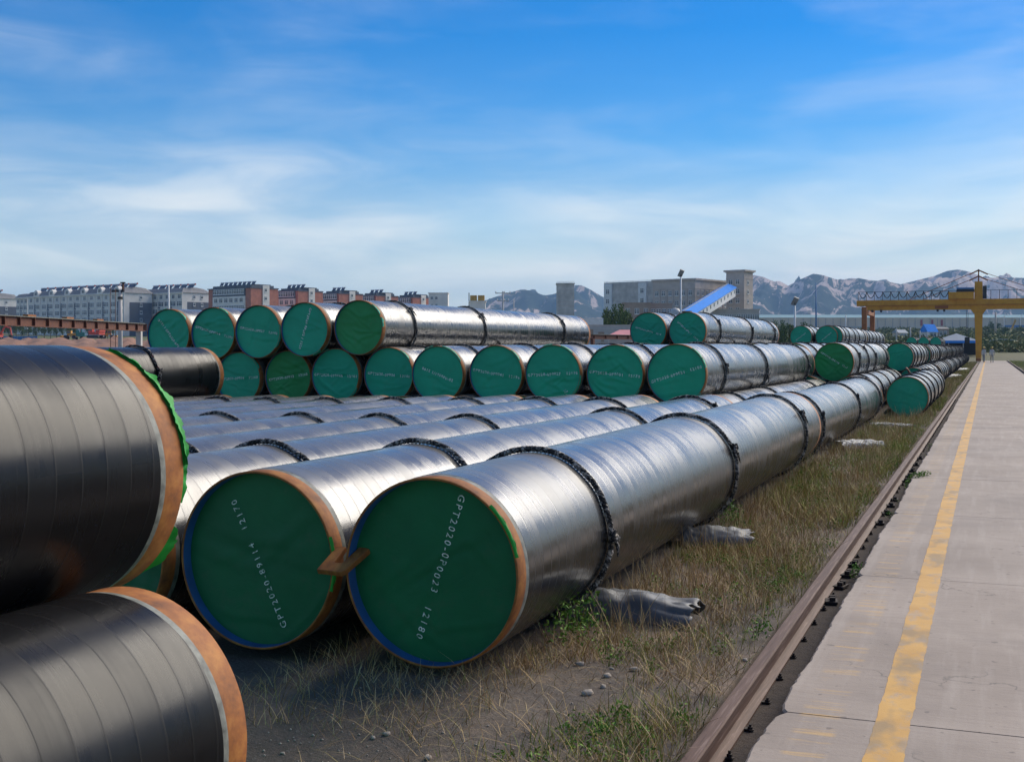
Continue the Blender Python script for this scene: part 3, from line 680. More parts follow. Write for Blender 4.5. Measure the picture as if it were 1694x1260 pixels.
pipe(-8.10, 57.6, 2.235, 'second top layer pipe left of the one in front of the crane leg', 'pipes of the fifth stack', 'teal_1', ('GPT2020-0P0227', D2R(38), .06), (.9, 3, 5.6, 7.9, 10.9), lod=2)
for n in range(2):
    pipe(-6.42 - 1.09 * (n + 1.), 58.6, 1.385, '%s inner pipe under the two top pipes of the fifth stack' % ORD[n], 'pipes of the fifth stack', 'teal_2', None, (1, 5, 10), lod=2)
for n in range(4):
    pipe(5.3 + 1.09 * n, 88 + prr.uniform(-1, 1), .53, '%s green capped pipe across the concrete road, counted from the road' % ORD[n], 'pipes across the road', 'teal_%d' % n, None, (.7, 3, 6, 9), lod=2)
# rusty cable hanging over the cap of the fourth stack's end pipe
b = MB(); b.tube([(-2.62, 44.0, 1.02), (-2.55, 43.72, .95), (-2.38, 43.65, .62), (-2.2, 43.62, .3), (-1.98, 43.6, .0)], .035, 7)
tag(b.build('rusty_hose', M['rust_dark'], None, True), 'rusty brown hose hanging across a teal pipe cap beside the weeds', 'hose')

# rusty C bracket clamping the two nearest rims
b = MB()
poly = [(-.165, -.085), (.07, -.105), (.10, -.085), (.20, .15), (.10, .185), (.03, -.005), (-.045, .0), (-.03, .17), (-.12, .17)]
cx_, cy_ = -3.275, 5.83
t = thing('steel_bracket', 'rusty orange U shaped steel bracket hooked between the two nearest pipe caps', 'bracket', (cx_, cy_, .545))
bk = b.prism(poly, -.010, .012).build('plate', M['rust'], t)
bk.rotation_euler = (D2R(30), D2R(-2), D2R(0)); bk.scale = (.66, .78, 1.5)
mod = bk.modifiers.new('bevel', 'BEVEL'); mod.width = .005; mod.segments = 2

# ------------------------------------------------------------------ grass, weeds, stones, scraps on the ground
rng = np.random.default_rng(5)
gnp = np.vectorize(ground_z)
def blades(pts, h, wd, lean, seg=3, curl=.6):
    """ribbon blades; pts (n,3), h (n,)"""
    n = len(pts); az = rng.uniform(0, 2 * PI, n); la = rng.uniform(.1, 1, n) * lean
    d = np.stack([np.cos(az), np.sin(az), np.zeros(n)], 1); side = np.stack([-np.sin(az), np.cos(az), np.zeros(n)], 1)
    tw = rng.uniform(0, PI, n); side = side * np.cos(tw)[:, None] + d * np.sin(tw)[:, None]
    rows = []
    for k in range(seg + 1):
        f = k / seg
        off = d * (la * h * (f + curl * f * f))[:, None]; up = h * (f - .35 * la * f * f)
        c = pts + off; c[:, 2] += up
        wk = wd * (1 - f) ** .7 * .5 if k < seg else wd * .04
        rows += [c - side * (wk if np.isscalar(wk) else wk[:, None]), c + side * (wk if np.isscalar(wk) else wk[:, None])]
    V = np.stack(rows, 1).reshape(-1, 3); m = 2 * (seg + 1); base = np.arange(n)[:, None] * m
    F = np.concatenate([base + np.array([[2 * k, 2 * k + 1, 2 * k + 3, 2 * k + 2]]) for k in range(seg)], 0)
    return V, F
def scatter(n, x0, x1, y0, y1, dens, powy=1.0):
    x = rng.uniform(x0, x1, n); y = y0 + (y1 - y0) * rng.random(n) ** powy
    k = np.array([dens(a, b) for a, b in zip(x, y)]); ok = rng.random(n) < k
    x, y = x[ok], y[ok]; return np.stack([x, y, gnp(x, y) - .005], 1)
def tuft_noise(x, y, s, o): return noise.noise((x * s + o, y * s, o))
def in_pipe(x, y):                       # where the bottom pipes sit on the soil
    return (x < -2.45 and 5.9 < y < 170) or (x < -2.3 and y < 3.6)
def d_dry(x, y):
    if in_pipe(x, y): return .0
    v = .35 + .9 * tuft_noise(x, y, 1.3, 4.) + .5 * tuft_noise(x, y, 4.5, 9.)
    bare_ = (1 - sstep(5.0, 6.4, y)) * (1 - sstep(-2.05, -1.55, x)); v -= .75 * bare_
    v -= .55 * math.exp(-((x + 1.95) / .28) ** 2 - ((y - 6.5) / .55) ** 2)
    if x > -1.3: v -= .15
    return max(.015, v)
def d_green(x, y):
    if in_pipe(x, y): return 0
    v = .12 + .28 * sstep(6.5, 11, y) + 1.0 * tuft_noise(x, y, 1.1, 21.) + .4 * tuft_noise(x, y, 5, 2.)
    v += .35 * sstep(-1.9, -1.5, x) * (1 - sstep(4.5, 6.5, y)) - .4 * (1 - sstep(5.0, 6.4, y)) * (1 - sstep(-2.05, -1.6, x))
    return max(.0, v)
Vs, Fs, o_ = [], [], 0
def acc(V, F):
    global o_
    Vs.append(V); Fs.append(F + o_); o_ += len(V)
def flush(name, m, label):
    global Vs, Fs, o_
    ob = add(name, np_mesh(name, np.concatenate(Vs), np.concatenate(Fs), M[m])); tag(ob, label, 'grass', kind='stuff'); Vs, Fs, o_ = [], [], 0; return ob
for n, y0, y1, hs, wd in ((42000, 3.0, 12, .14, .0045), (40000, 12, 34, .18, .0068), (30000, 34, 150, .20, .015)):
    p = scatter(n, -2.75, -1.21, y0, y1, d_dry, 1.25); h = hs * rng.uniform(.25, 1.35, len(p)) * (.7 + .8 * np.clip(np.array([tuft_noise(a, b, 2.1, 13.) for a, b in p[:, :2]]) + .3, 0, 1))
    acc(*blades(p, h, np.full(len(p), wd) * rng.uniform(.6, 1.3, len(p)), .85))
p = scatter(2600, -3.6, -2.2, 5.0, 7.2, lambda a, b: .8 if b < 6.4 else .3); acc(*blades(p, .12 * rng.uniform(.4, 1.3, len(p)), np.full(len(p), .004), .9))
p = scatter(5200, -2.9, -1.3, 3.2, 12, lambda a, b: .55 if not in_pipe(a, b) else 0); p[:, 2] += .012                    # flattened straw
acc(*blades(p, .10 * rng.uniform(.5, 1.4, len(p)), np.full(len(p), .0035), 2.6, 2, .1))
def d_tall(x, y):
    if in_pipe(x, y): return 0
    return max(0, .25 + 1.6 * tuft_noise(x, y, 1.7, 31.) + .5 * (1 - sstep(-2.2, -1.85, x))) * sstep(6.6, 7.4, y)
p = scatter(3400, -2.45, -1.3, 6.6, 16, d_tall, 1.1); acc(*blades(p, rng.uniform(.16, .40, len(p)), np.full(len(p), .0048), .42, 4, .5))
p = scatter(3800, -2.45, -1.3, 16, 60, d_tall, 1.3); acc(*blades(p, rng.uniform(.18, .45, len(p)), np.full(len(p), .009), .42, 4, .5))
flush('dry_grass', 'dry', 'dry straw coloured grass between the pipes and the rail')
for n, y0, y1, hs, wd in ((15000, 3.0, 12, .10, .005), (20000, 12, 34, .16, .008), (18000, 34, 150, .20, .018)):
    p = scatter(n, -2.6, -1.21, y0, y1, d_green, 1.2); acc(*blades(p, hs * rng.uniform(.35, 1.5, len(p)), np.full(len(p), wd) * rng.uniform(.7, 1.3, len(p)), .7))
p = scatter(900, -1.0, -.905, 5, 60, lambda a, b: .9 if tuft_noise(a, b, .9, 3) > .22 else .03); acc(*blades(p, .07 * rng.uniform(.4, 1.5, len(p)), np.full(len(p), .007), 1.0))
p = scatter(16000, 2.5, 5.0, 20, 170, lambda a, b: .7, 1.1); acc(*blades(p, .16 * rng.uniform(.4, 1.5, len(p)), np.full(len(p), .02), .8))
flush('green_grass', 'green', 'low green grass tufts along the rail and road')
# leafy weeds: small leaves on stems
def weed_cloud(centres, nleaf, spread, hgt, ls):
    n = len(centres) * nleaf; c = np.repeat(centres, nleaf, 0)
    a = rng.uniform(0, 2 * PI, n); r = spread * np.sqrt(rng.random(n)); hh = rng.random(n) * hgt * (1 - .4 * r / spread)
    c = c + np.stack([r * np.cos(a), r * np.sin(a), hh + .01], 1)
    u = rng.normal(size=(n, 3)); u /= np.linalg.norm(u, axis=1)[:, None]; v = np.cross(u, rng.normal(size=(n, 3))); v /= np.linalg.norm(v, axis=1)[:, None]
    l = ls * rng.uniform(.5, 1.4, n)[:, None]
    V = np.stack([c - u * l, c + v * l * .45, c + u * l, c - v * l * .45], 1).reshape(-1, 3); F = np.arange(4 * n).reshape(-1, 4); return V, F
p = scatter(520, -2.35, -1.25, 3.4, 13, lambda a, b: min(1, max(0, d_green(a, b)) * 1.2)); acc(*weed_cloud(p, 34, .055, .10, .011))
p = scatter(420, -2.4, -1.25, 13, 45, lambda a, b: min(1, max(0, d_green(a, b)) * 1.2)); acc(*weed_cloud(p, 30, .09, .15, .016))
p = np.array([(-2.33, 6.95, .0), (-2.3, 7.05, 0), (-2.36, 6.8, 0), (-2.28, 7.2, 0), (-2.2, 6.7, 0), (-2.31, 11.6, 0), (-2.34, 11.9, 0), (-2.3, 11.75, 0)]); acc(*weed_cloud(p, 110, .12, .26, .014))
p = np.array([(-.96, y, -.1) for y in (9.9, 10.1, 13.5, 16.4, 16.7, 17.0, 17.2, 17.4, 23)]); acc(*weed_cloud(p, 70, .06, .12, .012))
p = np.array([(-.90 + .04 * k, 17.0 + .1 * k, .0) for k in range(4)]); acc(*weed_cloud(p, 70, .07, .07, .014))
flush('weeds', 'weed', 'small leafy green weeds scattered over the soil strip')
# pebbles (stuff) and the larger stones one can pick out
def rock_mesh(seed, m='stone'):
    r = random.Random(seed); b = MB(); n = 10; k = 5
    for i in range(1, k):
        th = PI * i / k
        for j in range(n):
            a = 2 * PI * j / n; d = Vector((math.sin(th) * math.cos(a), math.sin(th) * math.sin(a), math.cos(th))); q = 1 + .35 * noise.noise(d * 1.6 + Vector((seed * 3.1, 0, 0)))
            b.v.append((d.x * q, d.y * q * .75, d.z * q * .5))
    top = len(b.v); b.v += [(0, 0, .5), (0, 0, -.5)]
    for i in range(k - 2):
        for j in range(n): b.face([i * n + j, (i + 1) * n + j, (i + 1) * n + (j + 1) % n, i * n + (j + 1) % n])
    for j in range(n): b.face([top, j, (j + 1) % n]); b.face([top + 1, (k - 2) * n + (j + 1) % n, (k - 2) * n + j])
    return b.mesh('stone', M[m], True)
RK = [rock_mesh(i) for i in range(5)]
STN = [(960, 1092, .028), (1005, 1113, .026), (1012, 1101, .015), (972, 1143, .035), (998, 1130, .022), (1050, 1104, .03), (545, 1218, .016), (556, 1226, .014), (563, 1223, .018), (617, 1194, .016), (640, 1191, .02), (708, 1220, .022), (765, 1246, .014), (1320, 1095, .025), (1232, 1090, .02), (468, 1200, .012), (1160, 960, .03), (1010, 1060, .02)]
for i, (u, v, r_) in enumerate(STN):
    zc = CH * FPX / (v - YH); p = W(u, v, zc); p.z = ground_z(p.x, p.y) + r_ * .3
    tag(add('stone', RK[i % 5], None, p, (0, 0, i * 1.3), (r_, r_, r_)), 'small pale stone lying on the bare soil near the rail', 'stone', 'pale stones on the soil')
n = 2600; x = rng.uniform(-3.2, -1.2, n); y = 3.2 + 9 * rng.random(n) ** 1.5; z = gnp(x, y); r_ = .0025 + .007 * rng.random(n) ** 3
oc = np.array([(1, 0, 0), (0, 1, 0), (-1, 0, 0), (0, -1, 0), (0, 0, .7), (0, 0, -.7)]); of = np.array([(0, 1, 4), (1, 2, 4), (2, 3, 4), (3, 0, 4), (1, 0, 5), (2, 1, 5), (3, 2, 5), (0, 3, 5)])
V = (np.stack([x, y, z + r_ * .3], 1)[:, None, :] + oc[None] * (r_[:, None, None] * rng.uniform(.6, 1.3, (n, 6, 1)))).reshape(-1, 3)
F = (np.arange(n)[:, None, None] * 6 + of[None]).reshape(-1, 3)
tag(add('gravel', np_mesh('gravel', V, F, M['stone'])), 'fine gravel scattered over the dark soil', 'gravel', kind='stuff')
# curled grey sheet over a mound under the first pipe, smaller crumpled sheets farther on
def curled_sheet(p0, p1, wid, hgt, label, m, seed, crumple=.02, nu=34, nv=26):
    p0, p1 = Vector(p0), Vector(p1); d = (p1 - p0); ln = d.length; rz = math.atan2(d.y, d.x)
    b = MB()
    for i in range(nu + 1):
        f = i / nu
        for j in range(nv + 1):
            a = PI * (j / nv); q = 1 + .20 * noise.noise((f * 3 + seed, a * 1.2, 0)) + (.25 * sstep(.72, 1, f) * noise.noise((a * 2.6, seed, 3)))
            x = f * ln + crumple * 2.2 * noise.noise((a * 3, f * 5, seed)) + .05 * sstep(.8, 1, f) * noise.noise((a * 2.1, seed, 7))
            y = math.cos(a) * wid * q; zz_ = (math.sin(a) ** .8 if math.sin(a) > 0 else 0) * hgt * q * (1 - .35 * sstep(.6, 1, f) * (1 - abs(math.cos(a)))) + crumple * noise.noise((f * 9, a * 4, seed))
            b.v.append((x, y, zz_))
    n = nv + 1
    for i in range(nu):
        for j in range(nv): b.face([i * n + j, (i + 1) * n + j, (i + 1) * n + j + 1, i * n + j + 1])
    o = tag(b.build('plastic_sheet', M[m], None, True, loc=p0, rot=(0, 0, rz)), label, 'sheet'); sm = o.modifiers.new('solid', 'SOLIDIFY'); sm.thickness = .006; return o
curled_sheet((-2.62, 7.62, -.06), (-1.72, 7.60, -.05), .21, .21, 'curled dark grey plastic sheet poking out under the nearest pipe', 'sheet', 1)
curled_sheet((-2.55, 10.72, -.04), (-1.96, 10.85, -.03), .20, .17, 'small grey sheet under the nearest pipe behind the second rope', 'sheet', 5)
for i, (u0, v0, u1, v1, hh, lb) in enumerate(((1383, 741, 1452, 737, .10, 'pale crumpled plastic film in the grass beside the first rail weeds'), (1441, 705, 1508, 708, .08, 'second pale crumpled plastic film farther along the grass'), (1474, 683, 1516, 677, .10, 'third pale crumpled plastic film near the teal capped bottom pipe'), (1545, 627, 1585, 622, .14, 'dark plastic sheet in the grass beside the fourth stack'), (1570, 614, 1600, 611, .12, 'small pale sheet in the grass beside the fifth stack'))):
    a = W(u0, v0, CH * FPX / (v0 - YH)); c = W(u1, v1, CH * FPX / (v1 - YH)); a.z = ground_z(a.x, a.y) - .01; c.z = a.z
    curled_sheet(a, c, .19, hh * 1.5, lb, 'film' if i != 3 else 'sheet', 20 + i, .035)
# dirt mound inside the large sheet
b = MB()
for i in range(15):
    for j in range(15):
        x, y = (i / 14 - .5) * 1.3, (j / 14 - .5) * .8; b.v.append((x, y, .13 * math.exp(-(x / .42) ** 2 - (y / .24) ** 2) + .02 * noise.noise((x * 9, y * 9, 3)) - .03))
for i in range(14):
    for j in range(14): b.face([i * 15 + j, (i + 1) * 15 + j, (i + 1) * 15 + j + 1, i * 15 + j + 1])
tag(b.build('soil_mound', M['ground'], None, True, loc=(-2.0, 7.6, -.03)), 'low mound of soil under the curled grey sheet', 'soil', kind='structure')

# ------------------------------------------------------------------ buildings
def win_mesh(wd, ht, cols=2, fr=.12, name='window', glass='glass', frame='frame_white'):
    b = MB(); b.box(0, wd, -.02, .10, 0, ht, 1)
    for k in range(cols + 1): x = k * wd / cols; b.box(max(0, x - fr / 2), min(wd, x + fr / 2), -.09, -.02, 0, ht, 0)
    b.box(0, wd, -.085, -.02, 0, fr, 0); b.box(0, wd, -.085, -.02, ht - fr, ht, 0); b.box(0, wd, -.08, -.02, ht * .62, ht * .62 + fr * .7, 0)
    b.box(-.12, wd + .12, -.2, 0, -.12, 0, 0)
    return b.mesh(name, [M[frame], M[glass]])
WIN = {'flat': win_mesh(1.7, 1.6, 2), 'wide': win_mesh(3.0, 1.9, 3, .16), 'small': win_mesh(1.1, 1.3, 1, .16), 'plant': win_mesh(1.3, 1.7, 2, .14)}
def place_win(kind, parent, x, z, face='front', depth=0, length=0):
    if face == 'front': return add('window', WIN[kind], parent, (x, -.012, z))
    return add('window', WIN[kind], parent, (length + .012, x, z), (0, 0, PI / 2))      # on the right hand gable
def root_at(name, label, cat, u, zc, yaw, group=None):
    p = W(u, YH, zc); p.z = far_rise(math.hypot(p.x, p.y)) - .5
    return thing(name, label, cat, p, TH + yaw, group), p.z
YAW = math.radians(-37.8)
def to_left(u_right, zc, ln, yaw=YAW):                     # front-left corner from the right corner
    p = W(u_right, YH, zc); d = Vector((math.cos(TH + yaw), math.sin(TH + yaw), 0)); return p - d * ln
GA = 'apartment blocks behind the yard'
def slate_block(u_right, zc, ln, dep, v_eave, v_ridge, label, dormers=4, heaters=8, nwin=8, gable_wins=2, rnd=0):
    r = random.Random(int(zc) + dormers)
    p = to_left(u_right, zc, ln); base = far_rise(math.hypot(p.x, p.y)) - 1; p.z = base
    H = CH + (YH - v_eave) * zc / FPX - base; R = CH + (YH - v_ridge) * zc / FPX - base
    t = thing('apartment_building', label, 'building', p, TH + YAW, GA)
    fl = 2.9; nf = 4
    MB().box(0, ln, 0, dep, 0, H).build('wall', M['white_wall'], t)
    gz = H - 3.6
    MB().box(ln, ln + .05, 2.2 if dep > 10 else 1, dep, 0, gz).build('gable_cladding', M['grey_wall'], t)
    roof = MB(); e = .5
    poly = [(-e, H), (dep + e, H), (dep - 1.5, R - .4), (dep * .62, R), (dep * .38, R), (1.5, R - .4)]
    b0 = len(roof.v); n = len(poly)
    roof.v += [(-e, y, z) for y, z in poly] + [(ln + e - (2.2 if z > H else 0), y, z) for y, z in poly]
    for i in range(n): j = (i + 1) % n; roof.face([i, j, n + j, n + i])
    roof.face(list(range(n))[::-1]); roof.face([n + i for i in range(n)])
    rf = roof.build('roof', M['roof_grey'], t)
    MB().box(-.4, ln + .4, -.55, 0, H - .35, H + .12).build('cornice', M['white_wall'], t)
    bay = ln / nwin
    for i in range(nwin):
        x = (i + .5) * bay
        for f in range(nf):
            z = H - fl * (f + 1) + .55
            place_win('wide' if f else 'flat', t, x - (1.5 if f else .85), z)
            if i % 2 and f: MB().box(x - bay * .5 + .1, x - bay * .5 + 1.3, -.03, 0, z - .7, z + 2.0).build('cladding_panel', M['grey_wall'], t)
        MB().box(x + bay * .5 - .25, x + bay * .5 + .05, -.28, 0, 0, H - .36).build('pilaster', M['white_wall'], t)
    for k in range(dormers):
        x = (k + .6) * ln / dormers; d = MB(); m = 14
        pts = [(-1.7, 0), (1.7, 0)] + [(1.7 * math.cos(PI * q / m), .7 + 1.9 * math.sin(PI * q / m)) for q in range(m + 1)]
        for yy in (-.45, 1.4): d.v += [(x + a, yy, H + c) for a, c in pts]
        q = len(pts); d.face(list(range(q))); d.face([q + i for i in range(q)][::-1])
        for i in range(q): d.face([i, q + i, q + (i + 1) % q, (i + 1) % q])
        dm = d.build('dormer', M['white_wall'], t)
        MB().box(x - .75, x + .75, -.52, -.44, H + .5, H + 1.7).build('dormer_window', M['glass'], dm)
    hb = MB(); hb.box(-2.2, 2.2, 0, .06, 0, 1.6, 0, Matrix.Rotation(D2R(-38), 4, 'X')); hb.tube([(-2.3, .95, 1.35), (2.3, .95, 1.35)], .27, 8, 1); hb.bar((-2.1, .95, 0), (-2.1, .95, 1.3), .07, m=2); hb.bar((2.1, .95, 0), (2.1, .95, 1.3), .07, m=2); hb.box(2.3, 2.5, .65, 1.25, 1.0, 1.65, 3); hm = hb.mesh('solar_heater', [M['panel_blue'], M['tank_white'], M['steel_grey'], M['red_paint']])
    for k in range(heaters): add('solar_heater', hm, t, ((k + .5) * ln / heaters + r.uniform(-.2, .2), dep * .40, R - .02), scale=(ln / heaters / 5.4,) + (1.0, 1.0))
    for k in range(gable_wins):
        for f in range(4): place_win('small', t, dep * (.55 if gable_wins == 1 else .38 + .28 * k), H - fl * (f + 1) + .6, 'gable', dep, ln + .05)
    return t
slate_block(206, 470, 68, 12.5, 484, 473.5, 'long white and slate apartment block with arched dormers behind the rusty beam', 6, 12, 14, 1)
slate_block(302, 470, 27, 13, 483.5, 474.5, 'smaller slate gabled apartment block right of the long arched block', 0, 6, 7, 2)
slate_block(-20, 550, 30, 15, 493, 484, 'slate apartment block cut by the left picture edge', 0, 6, 6, 1)
slate_block(46, 522, 9, 10, 492, 484.5, 'short wing with three windows at the end of the long block', 0, 0, 3, 0)
def brick_block(u_right, zc, u_left, dep, v_top, label, seed):
    r = random.Random(seed)
    p1 = W(u_right, YH, zc); k = (u_left - CX) / FPX
    # length so that the front-left corner falls on u_left
    d = Vector((math.cos(TH + YAW), math.sin(TH + YAW), 0)); a = Vector((C_, S_, 0)); zf = Vector((-S_, C_, 0))
    x1 = p1.dot(a) ; dx, dz = d.dot(a), d.dot(zf); ln = (x1 - k * zc) / (dx - k * dz)
    ln = max(8, ln); p = to_left(u_right, zc, ln); base = far_rise(math.hypot(p.x, p.y)) - 1; p.z = base
    H = CH + (YH - v_top) * zc / FPX - base
    t = thing('brick_apartment', label, 'building', p, TH + YAW, GA)
    MB().box(0, ln, 0, dep, 0, H).build('wall', M['brick'], t)
    MB().box(ln * .12, ln * .88, -.4, 0, 0, H - 3.0).build('white_front', M['white_wall'], t)
    MB().box(ln * .12, ln * .88, -.35, 0, H - 3.0, H + .2).build('slate_front', M['grey_wall'], t)
    MB().box(ln, ln + .25, dep * .42, dep * .66, 0, H + .9).build('stair_tower', M['white_wall'], t)
    rf = MB(); rf.box(1.0, ln - 1.0, 1.2, dep - 1.2, H, H + .9).prism([(0, 0), (ln, 0), (ln, .35), (0, .35)], 0, 0)
    rf.v = rf.v[:8]; rf.f = rf.f[:6]; rf.m = rf.m[:6]; rf.build('roof_storey', M['roof_dark'], t)
    MB().box(ln * .2, ln * .95, dep * .25, dep * .8, H + .9, H + 1.25).build('roof', M['roof_dark'], t)
    MB().box(-.2, ln + .2, -.45, dep + .2, H - .3, H + .05).build('parapet', M['roof_dark'], t)
    n = max(3, int(ln / 3.6))
    for i in range(n):
        for f in range(4):
            place_win('wide' if f % 2 == 0 else 'flat', t, ln * .14 + (i + .5) * ln * .72 / n - (1.5 if f % 2 == 0 else .85), H - 2.9 * (f + 1) + .6).location.y = -.42
    for f in range(4): add('window', WIN['small'], t, (ln + .262, dep * .48, H - 2.9 * (f + 1) + 1.4), (0, 0, PI / 2))
    hb = MB(); hb.box(-.9, .9, 0, .06, 0, 1.3, 0, Matrix.Rotation(D2R(-35), 4, 'X')); hb.tube([(-1, .75, 1.1), (1, .75, 1.1)], .22, 6, 1); hm = hb.mesh('solar_heater', [M['panel_blue'], M['tank_white']])
    for i in range(int(ln / 2.6)): add('solar_heater', hm, t, (1.6 + i * 2.5, dep * .35, H + 1.24))
    return t
for a in ((415, 430, 345, 12.6, 475, 'red brick apartment block nearest the slate gabled block', 1), (493, 452, 458, 12.5, 480, 'second red brick apartment block counted from the slate gabled block', 2), (561, 475, 533, 13, 484.5, 'third red brick apartment block, middle of the five', 3), (622, 494, 597, 13, 488, 'fourth red brick apartment block behind the plain green pipe cap', 4), (683, 511, 655, 12, 491, 'fifth red brick apartment block beside the plain white block', 5)): brick_block(*a)
def plain_box(name, label, cat, u0, u1, v_top, zc, dep, wall, yaw=0., cap=None, group=None):
    p0 = W(u0, YH, zc); wd = (u1 - u0) / FPX * zc / math.cos(yaw); base = far_rise(math.hypot(p0.x, p0.y)) - 1; p0.z = base
    H = CH + (YH - v_top) * zc / FPX - base
    t = thing(name, label, cat, p0, TH + yaw, group)
    MB().box(0, wd, 0, dep, 0, H).build('wall', M[wall], t)
    MB().box(-.2, wd + .2, -.2, dep + .2, H, H + .4).build('parapet', M[cap or wall], t)
    return t, wd, H
t, wd, H = plain_box('office_block', 'plain pale block at the end of the brick apartments', 'building', 709, 741, 485.5, 500, 8, 'white_wall')
for f in range(4): place_win('small', t, .8, H - 3 * (f + 1) + .5); place_win('small', t, 2.6, H - 3 * (f + 1) + .5)
# concrete tower
t, wd, H = plain_box('concrete_tower', 'square unfinished concrete block tower between the two hills', 'tower', 921.5, 950, 470, 380, 5.5, 'concrete_wall')
for k in range(14): MB().box(-.04, wd + .04, -.04, 0, 3 + k * 1.25, 3.1 + k * 1.25).build('course', M['brown_wall'], t)
# yellow tanks on a white frame
t, wd, H = plain_box('tank_house', 'white plant house carrying two yellow tanks behind the top pipes', 'building', 777, 803, 500, 330, 4, 'white_wall')
for k in range(2):
    MB().box(.1 + k * 2.1, 1.9 + k * 2.1, .4, 2.6, H + .4, H + 1.9).build('yellow_tank', M['exc_yellow'], t)
MB().bar((-.2, .5, H - 1), (-.2, .5, H + 2.6), .22).build('post', M['dark'], t)
# main grey plant
ln, dep, zc = 36, 24, 400
p = to_left(1150, zc, ln, math.radians(-38)); base = far_rise(math.hypot(p.x, p.y)) - 1; p.z = base
H = CH + (YH - 460) * zc / FPX - base
t = thing('plant_building', 'large grey brown concrete plant building behind the blue conveyor', 'building', p, TH + math.radians(-38))
MB().box(0, ln * .55, .35, dep, 0, H - .35).build('concrete_wall', M['concrete_wall'], t)
MB().box(ln * .55, ln, 0, dep, 0, H - .6).build('wall', M['brown_wall'], t)
MB().box(ln * .55 - .2, ln + .5, -.5, dep + .3, H - .6, H).build('cornice', M['brown_wall'], t)
MB().box(ln * .55, ln + .12, -.15, dep, H - 3.4, H - 3.1).build('string_course', M['brown_wall'], t)
for x in (.3, 14.2): MB().box(x, x + 3.2, -.25, .35, 0, H - .9).build('white_bay', M['frame_white'], t)
for x in (.3, 14.2):
    for f in range(4): add('window', WIN['plant'], t, (x + .9, -.262, H - 3.3 * (f + 1) - 1.1))
for x in (10.8, 18.2): MB().box(x - .9, x + 1.3, .2, .35, 0, H - 7.5).build('dark_bay', M['grey_wall'], t)
for k in range(17): MB().box(.0, ln * .55, .29, .35, 3 + k * 1.1, 3.1 + k * 1.1).build('course', M['brown_wall'], t)
for i in range(6):
    x = ln * .55 + 1.0 + i * 2.55
    for f in range(4): place_win('plant', t, x, H - 5.6 - 3.3 * f)
    MB().box(x + 1.75, x + 2.1, -.22, 0, 0, H - 3.45).build('pilaster', M['brown_wall'], t)
for i in range(7):
    y = 1.2 + i * 3.1
    for f in range(4): add('window', WIN['plant'], t, (ln + .012, y, H - 5.6 - 3.3 * f), (0, 0, PI / 2))
    MB().box(ln, ln + .2, y + 2.0, y + 2.3, 0, H - 3.45).build('pilaster', M['brown_wall'], t)
# plant tower
zc = 403; ln2 = 6.6; dep2 = 6.3
p = to_left(1231, zc, ln2, math.radians(-38)); base = far_rise(math.hypot(p.x, p.y)) - 1; p.z = base
HT = CH + (YH - 450) * zc / FPX - base
t = thing('plant_tower', 'tall grey square tower at the upper end of the blue conveyor', 'tower', p, TH + math.radians(-38))
MB().box(0, ln2, 0, dep2, 0, HT).build('wall', M['brown_wall'], t)
MB().box(-.7, ln2 + .7, -.7, dep2 + .7, HT + .25, HT + .8).build('cornice', M['brown_wall'], t); MB().box(-.35, ln2 + .35, -.35, dep2 + .35, HT, HT + .25).build('cornice_step', M['brown_wall'], t)
MB().box(-.1, ln2 + .1, -.1, dep2 + .1, HT - 2.2, HT - 1.9).build('string_course', M['brown_wall'], t)
for x in (1.0, 3.6):
    for f in range(6): place_win('plant', t, x, HT - 4.0 - 3.1 * f)
for x in (ln2 - .5, ): MB().box(x, x + .55, -.12, 0, 0, HT - 2.3).build('pilaster', M['brown_wall'], t)
for f in range(6): add('window', WIN['small'], t, (ln2 + .012, 2.2, HT - 4.0 - 3.1 * f), (0, 0, PI / 2))
# annex in front of the tower and tan low building
def low_block(u0, u1, v_top, zc, dep, wall, label, nw, fl, name='annex_building'):
    t, wd, H = plain_box(name, label, 'building', u0, u1, v_top, zc, dep, wall)
    for i in range(nw):
        for f in range(fl): place_win('plant', t, (i + .5) * wd / nw - .65, H - 3.0 - 3.3 * f)
    return t
low_block(1180, 1256, 513, 385, 7, 'brown_wall', 'low grey annex with a window row at the foot of the tower', 10, 2)
low_block(1031, 1076, 502.5, 352, 10, 'tan_wall', 'tan two storey building behind the trees, its nearer half', 3, 2, 'tan_building')
low_block(1076, 1112, 503.5, 356, 10, 'tan_wall', 'tan building half next to the floodlight pole with close windows', 4, 2, 'tan_building')
# blue roofed conveyor gallery
a = W(1112, 541, 352); c = W(1204, 483, 400); d = (c - a).normalized(); side = Vector((d.y, -d.x, 0)).normalized()
t = thing('conveyor_gallery', 'sloping conveyor gallery with bright blue roof rising to the tower', 'conveyor', a)
def gal(y0, y1, pts):
    b = MB()
    for q in (y0, y1):
        for s_, u_ in pts: b.v.append(tuple(d * q + side * s_ + Vector((0, 0, u_))))
    n = len(pts); b.face(list(range(n))); b.face([n + i for i in range(n)][::-1])
    for i in range(n): b.face([i, n + i, n + (i + 1) % n, (i + 1) % n])
    return b
LG = (c - a).length
gal(0, LG, [(-2.6, -1.5), (2.6, -1.5), (2.6, 1.3), (-2.6, 1.3)]).build('gallery_wall', M['frame_white'], t)
gal(-.4, LG + .2, [(-3.0, 1.3), (3.0, 1.3), (3.0, 1.45), (0, 2.7), (-3.0, 1.45)]).build('roof', M['blue_roof'], t)
gal(-.4, LG + .2, [(-.18, 2.62), (.18, 2.62), (.18, 2.80), (-.18, 2.80)]).build('ridge_strip', M['roof_pale'], t)
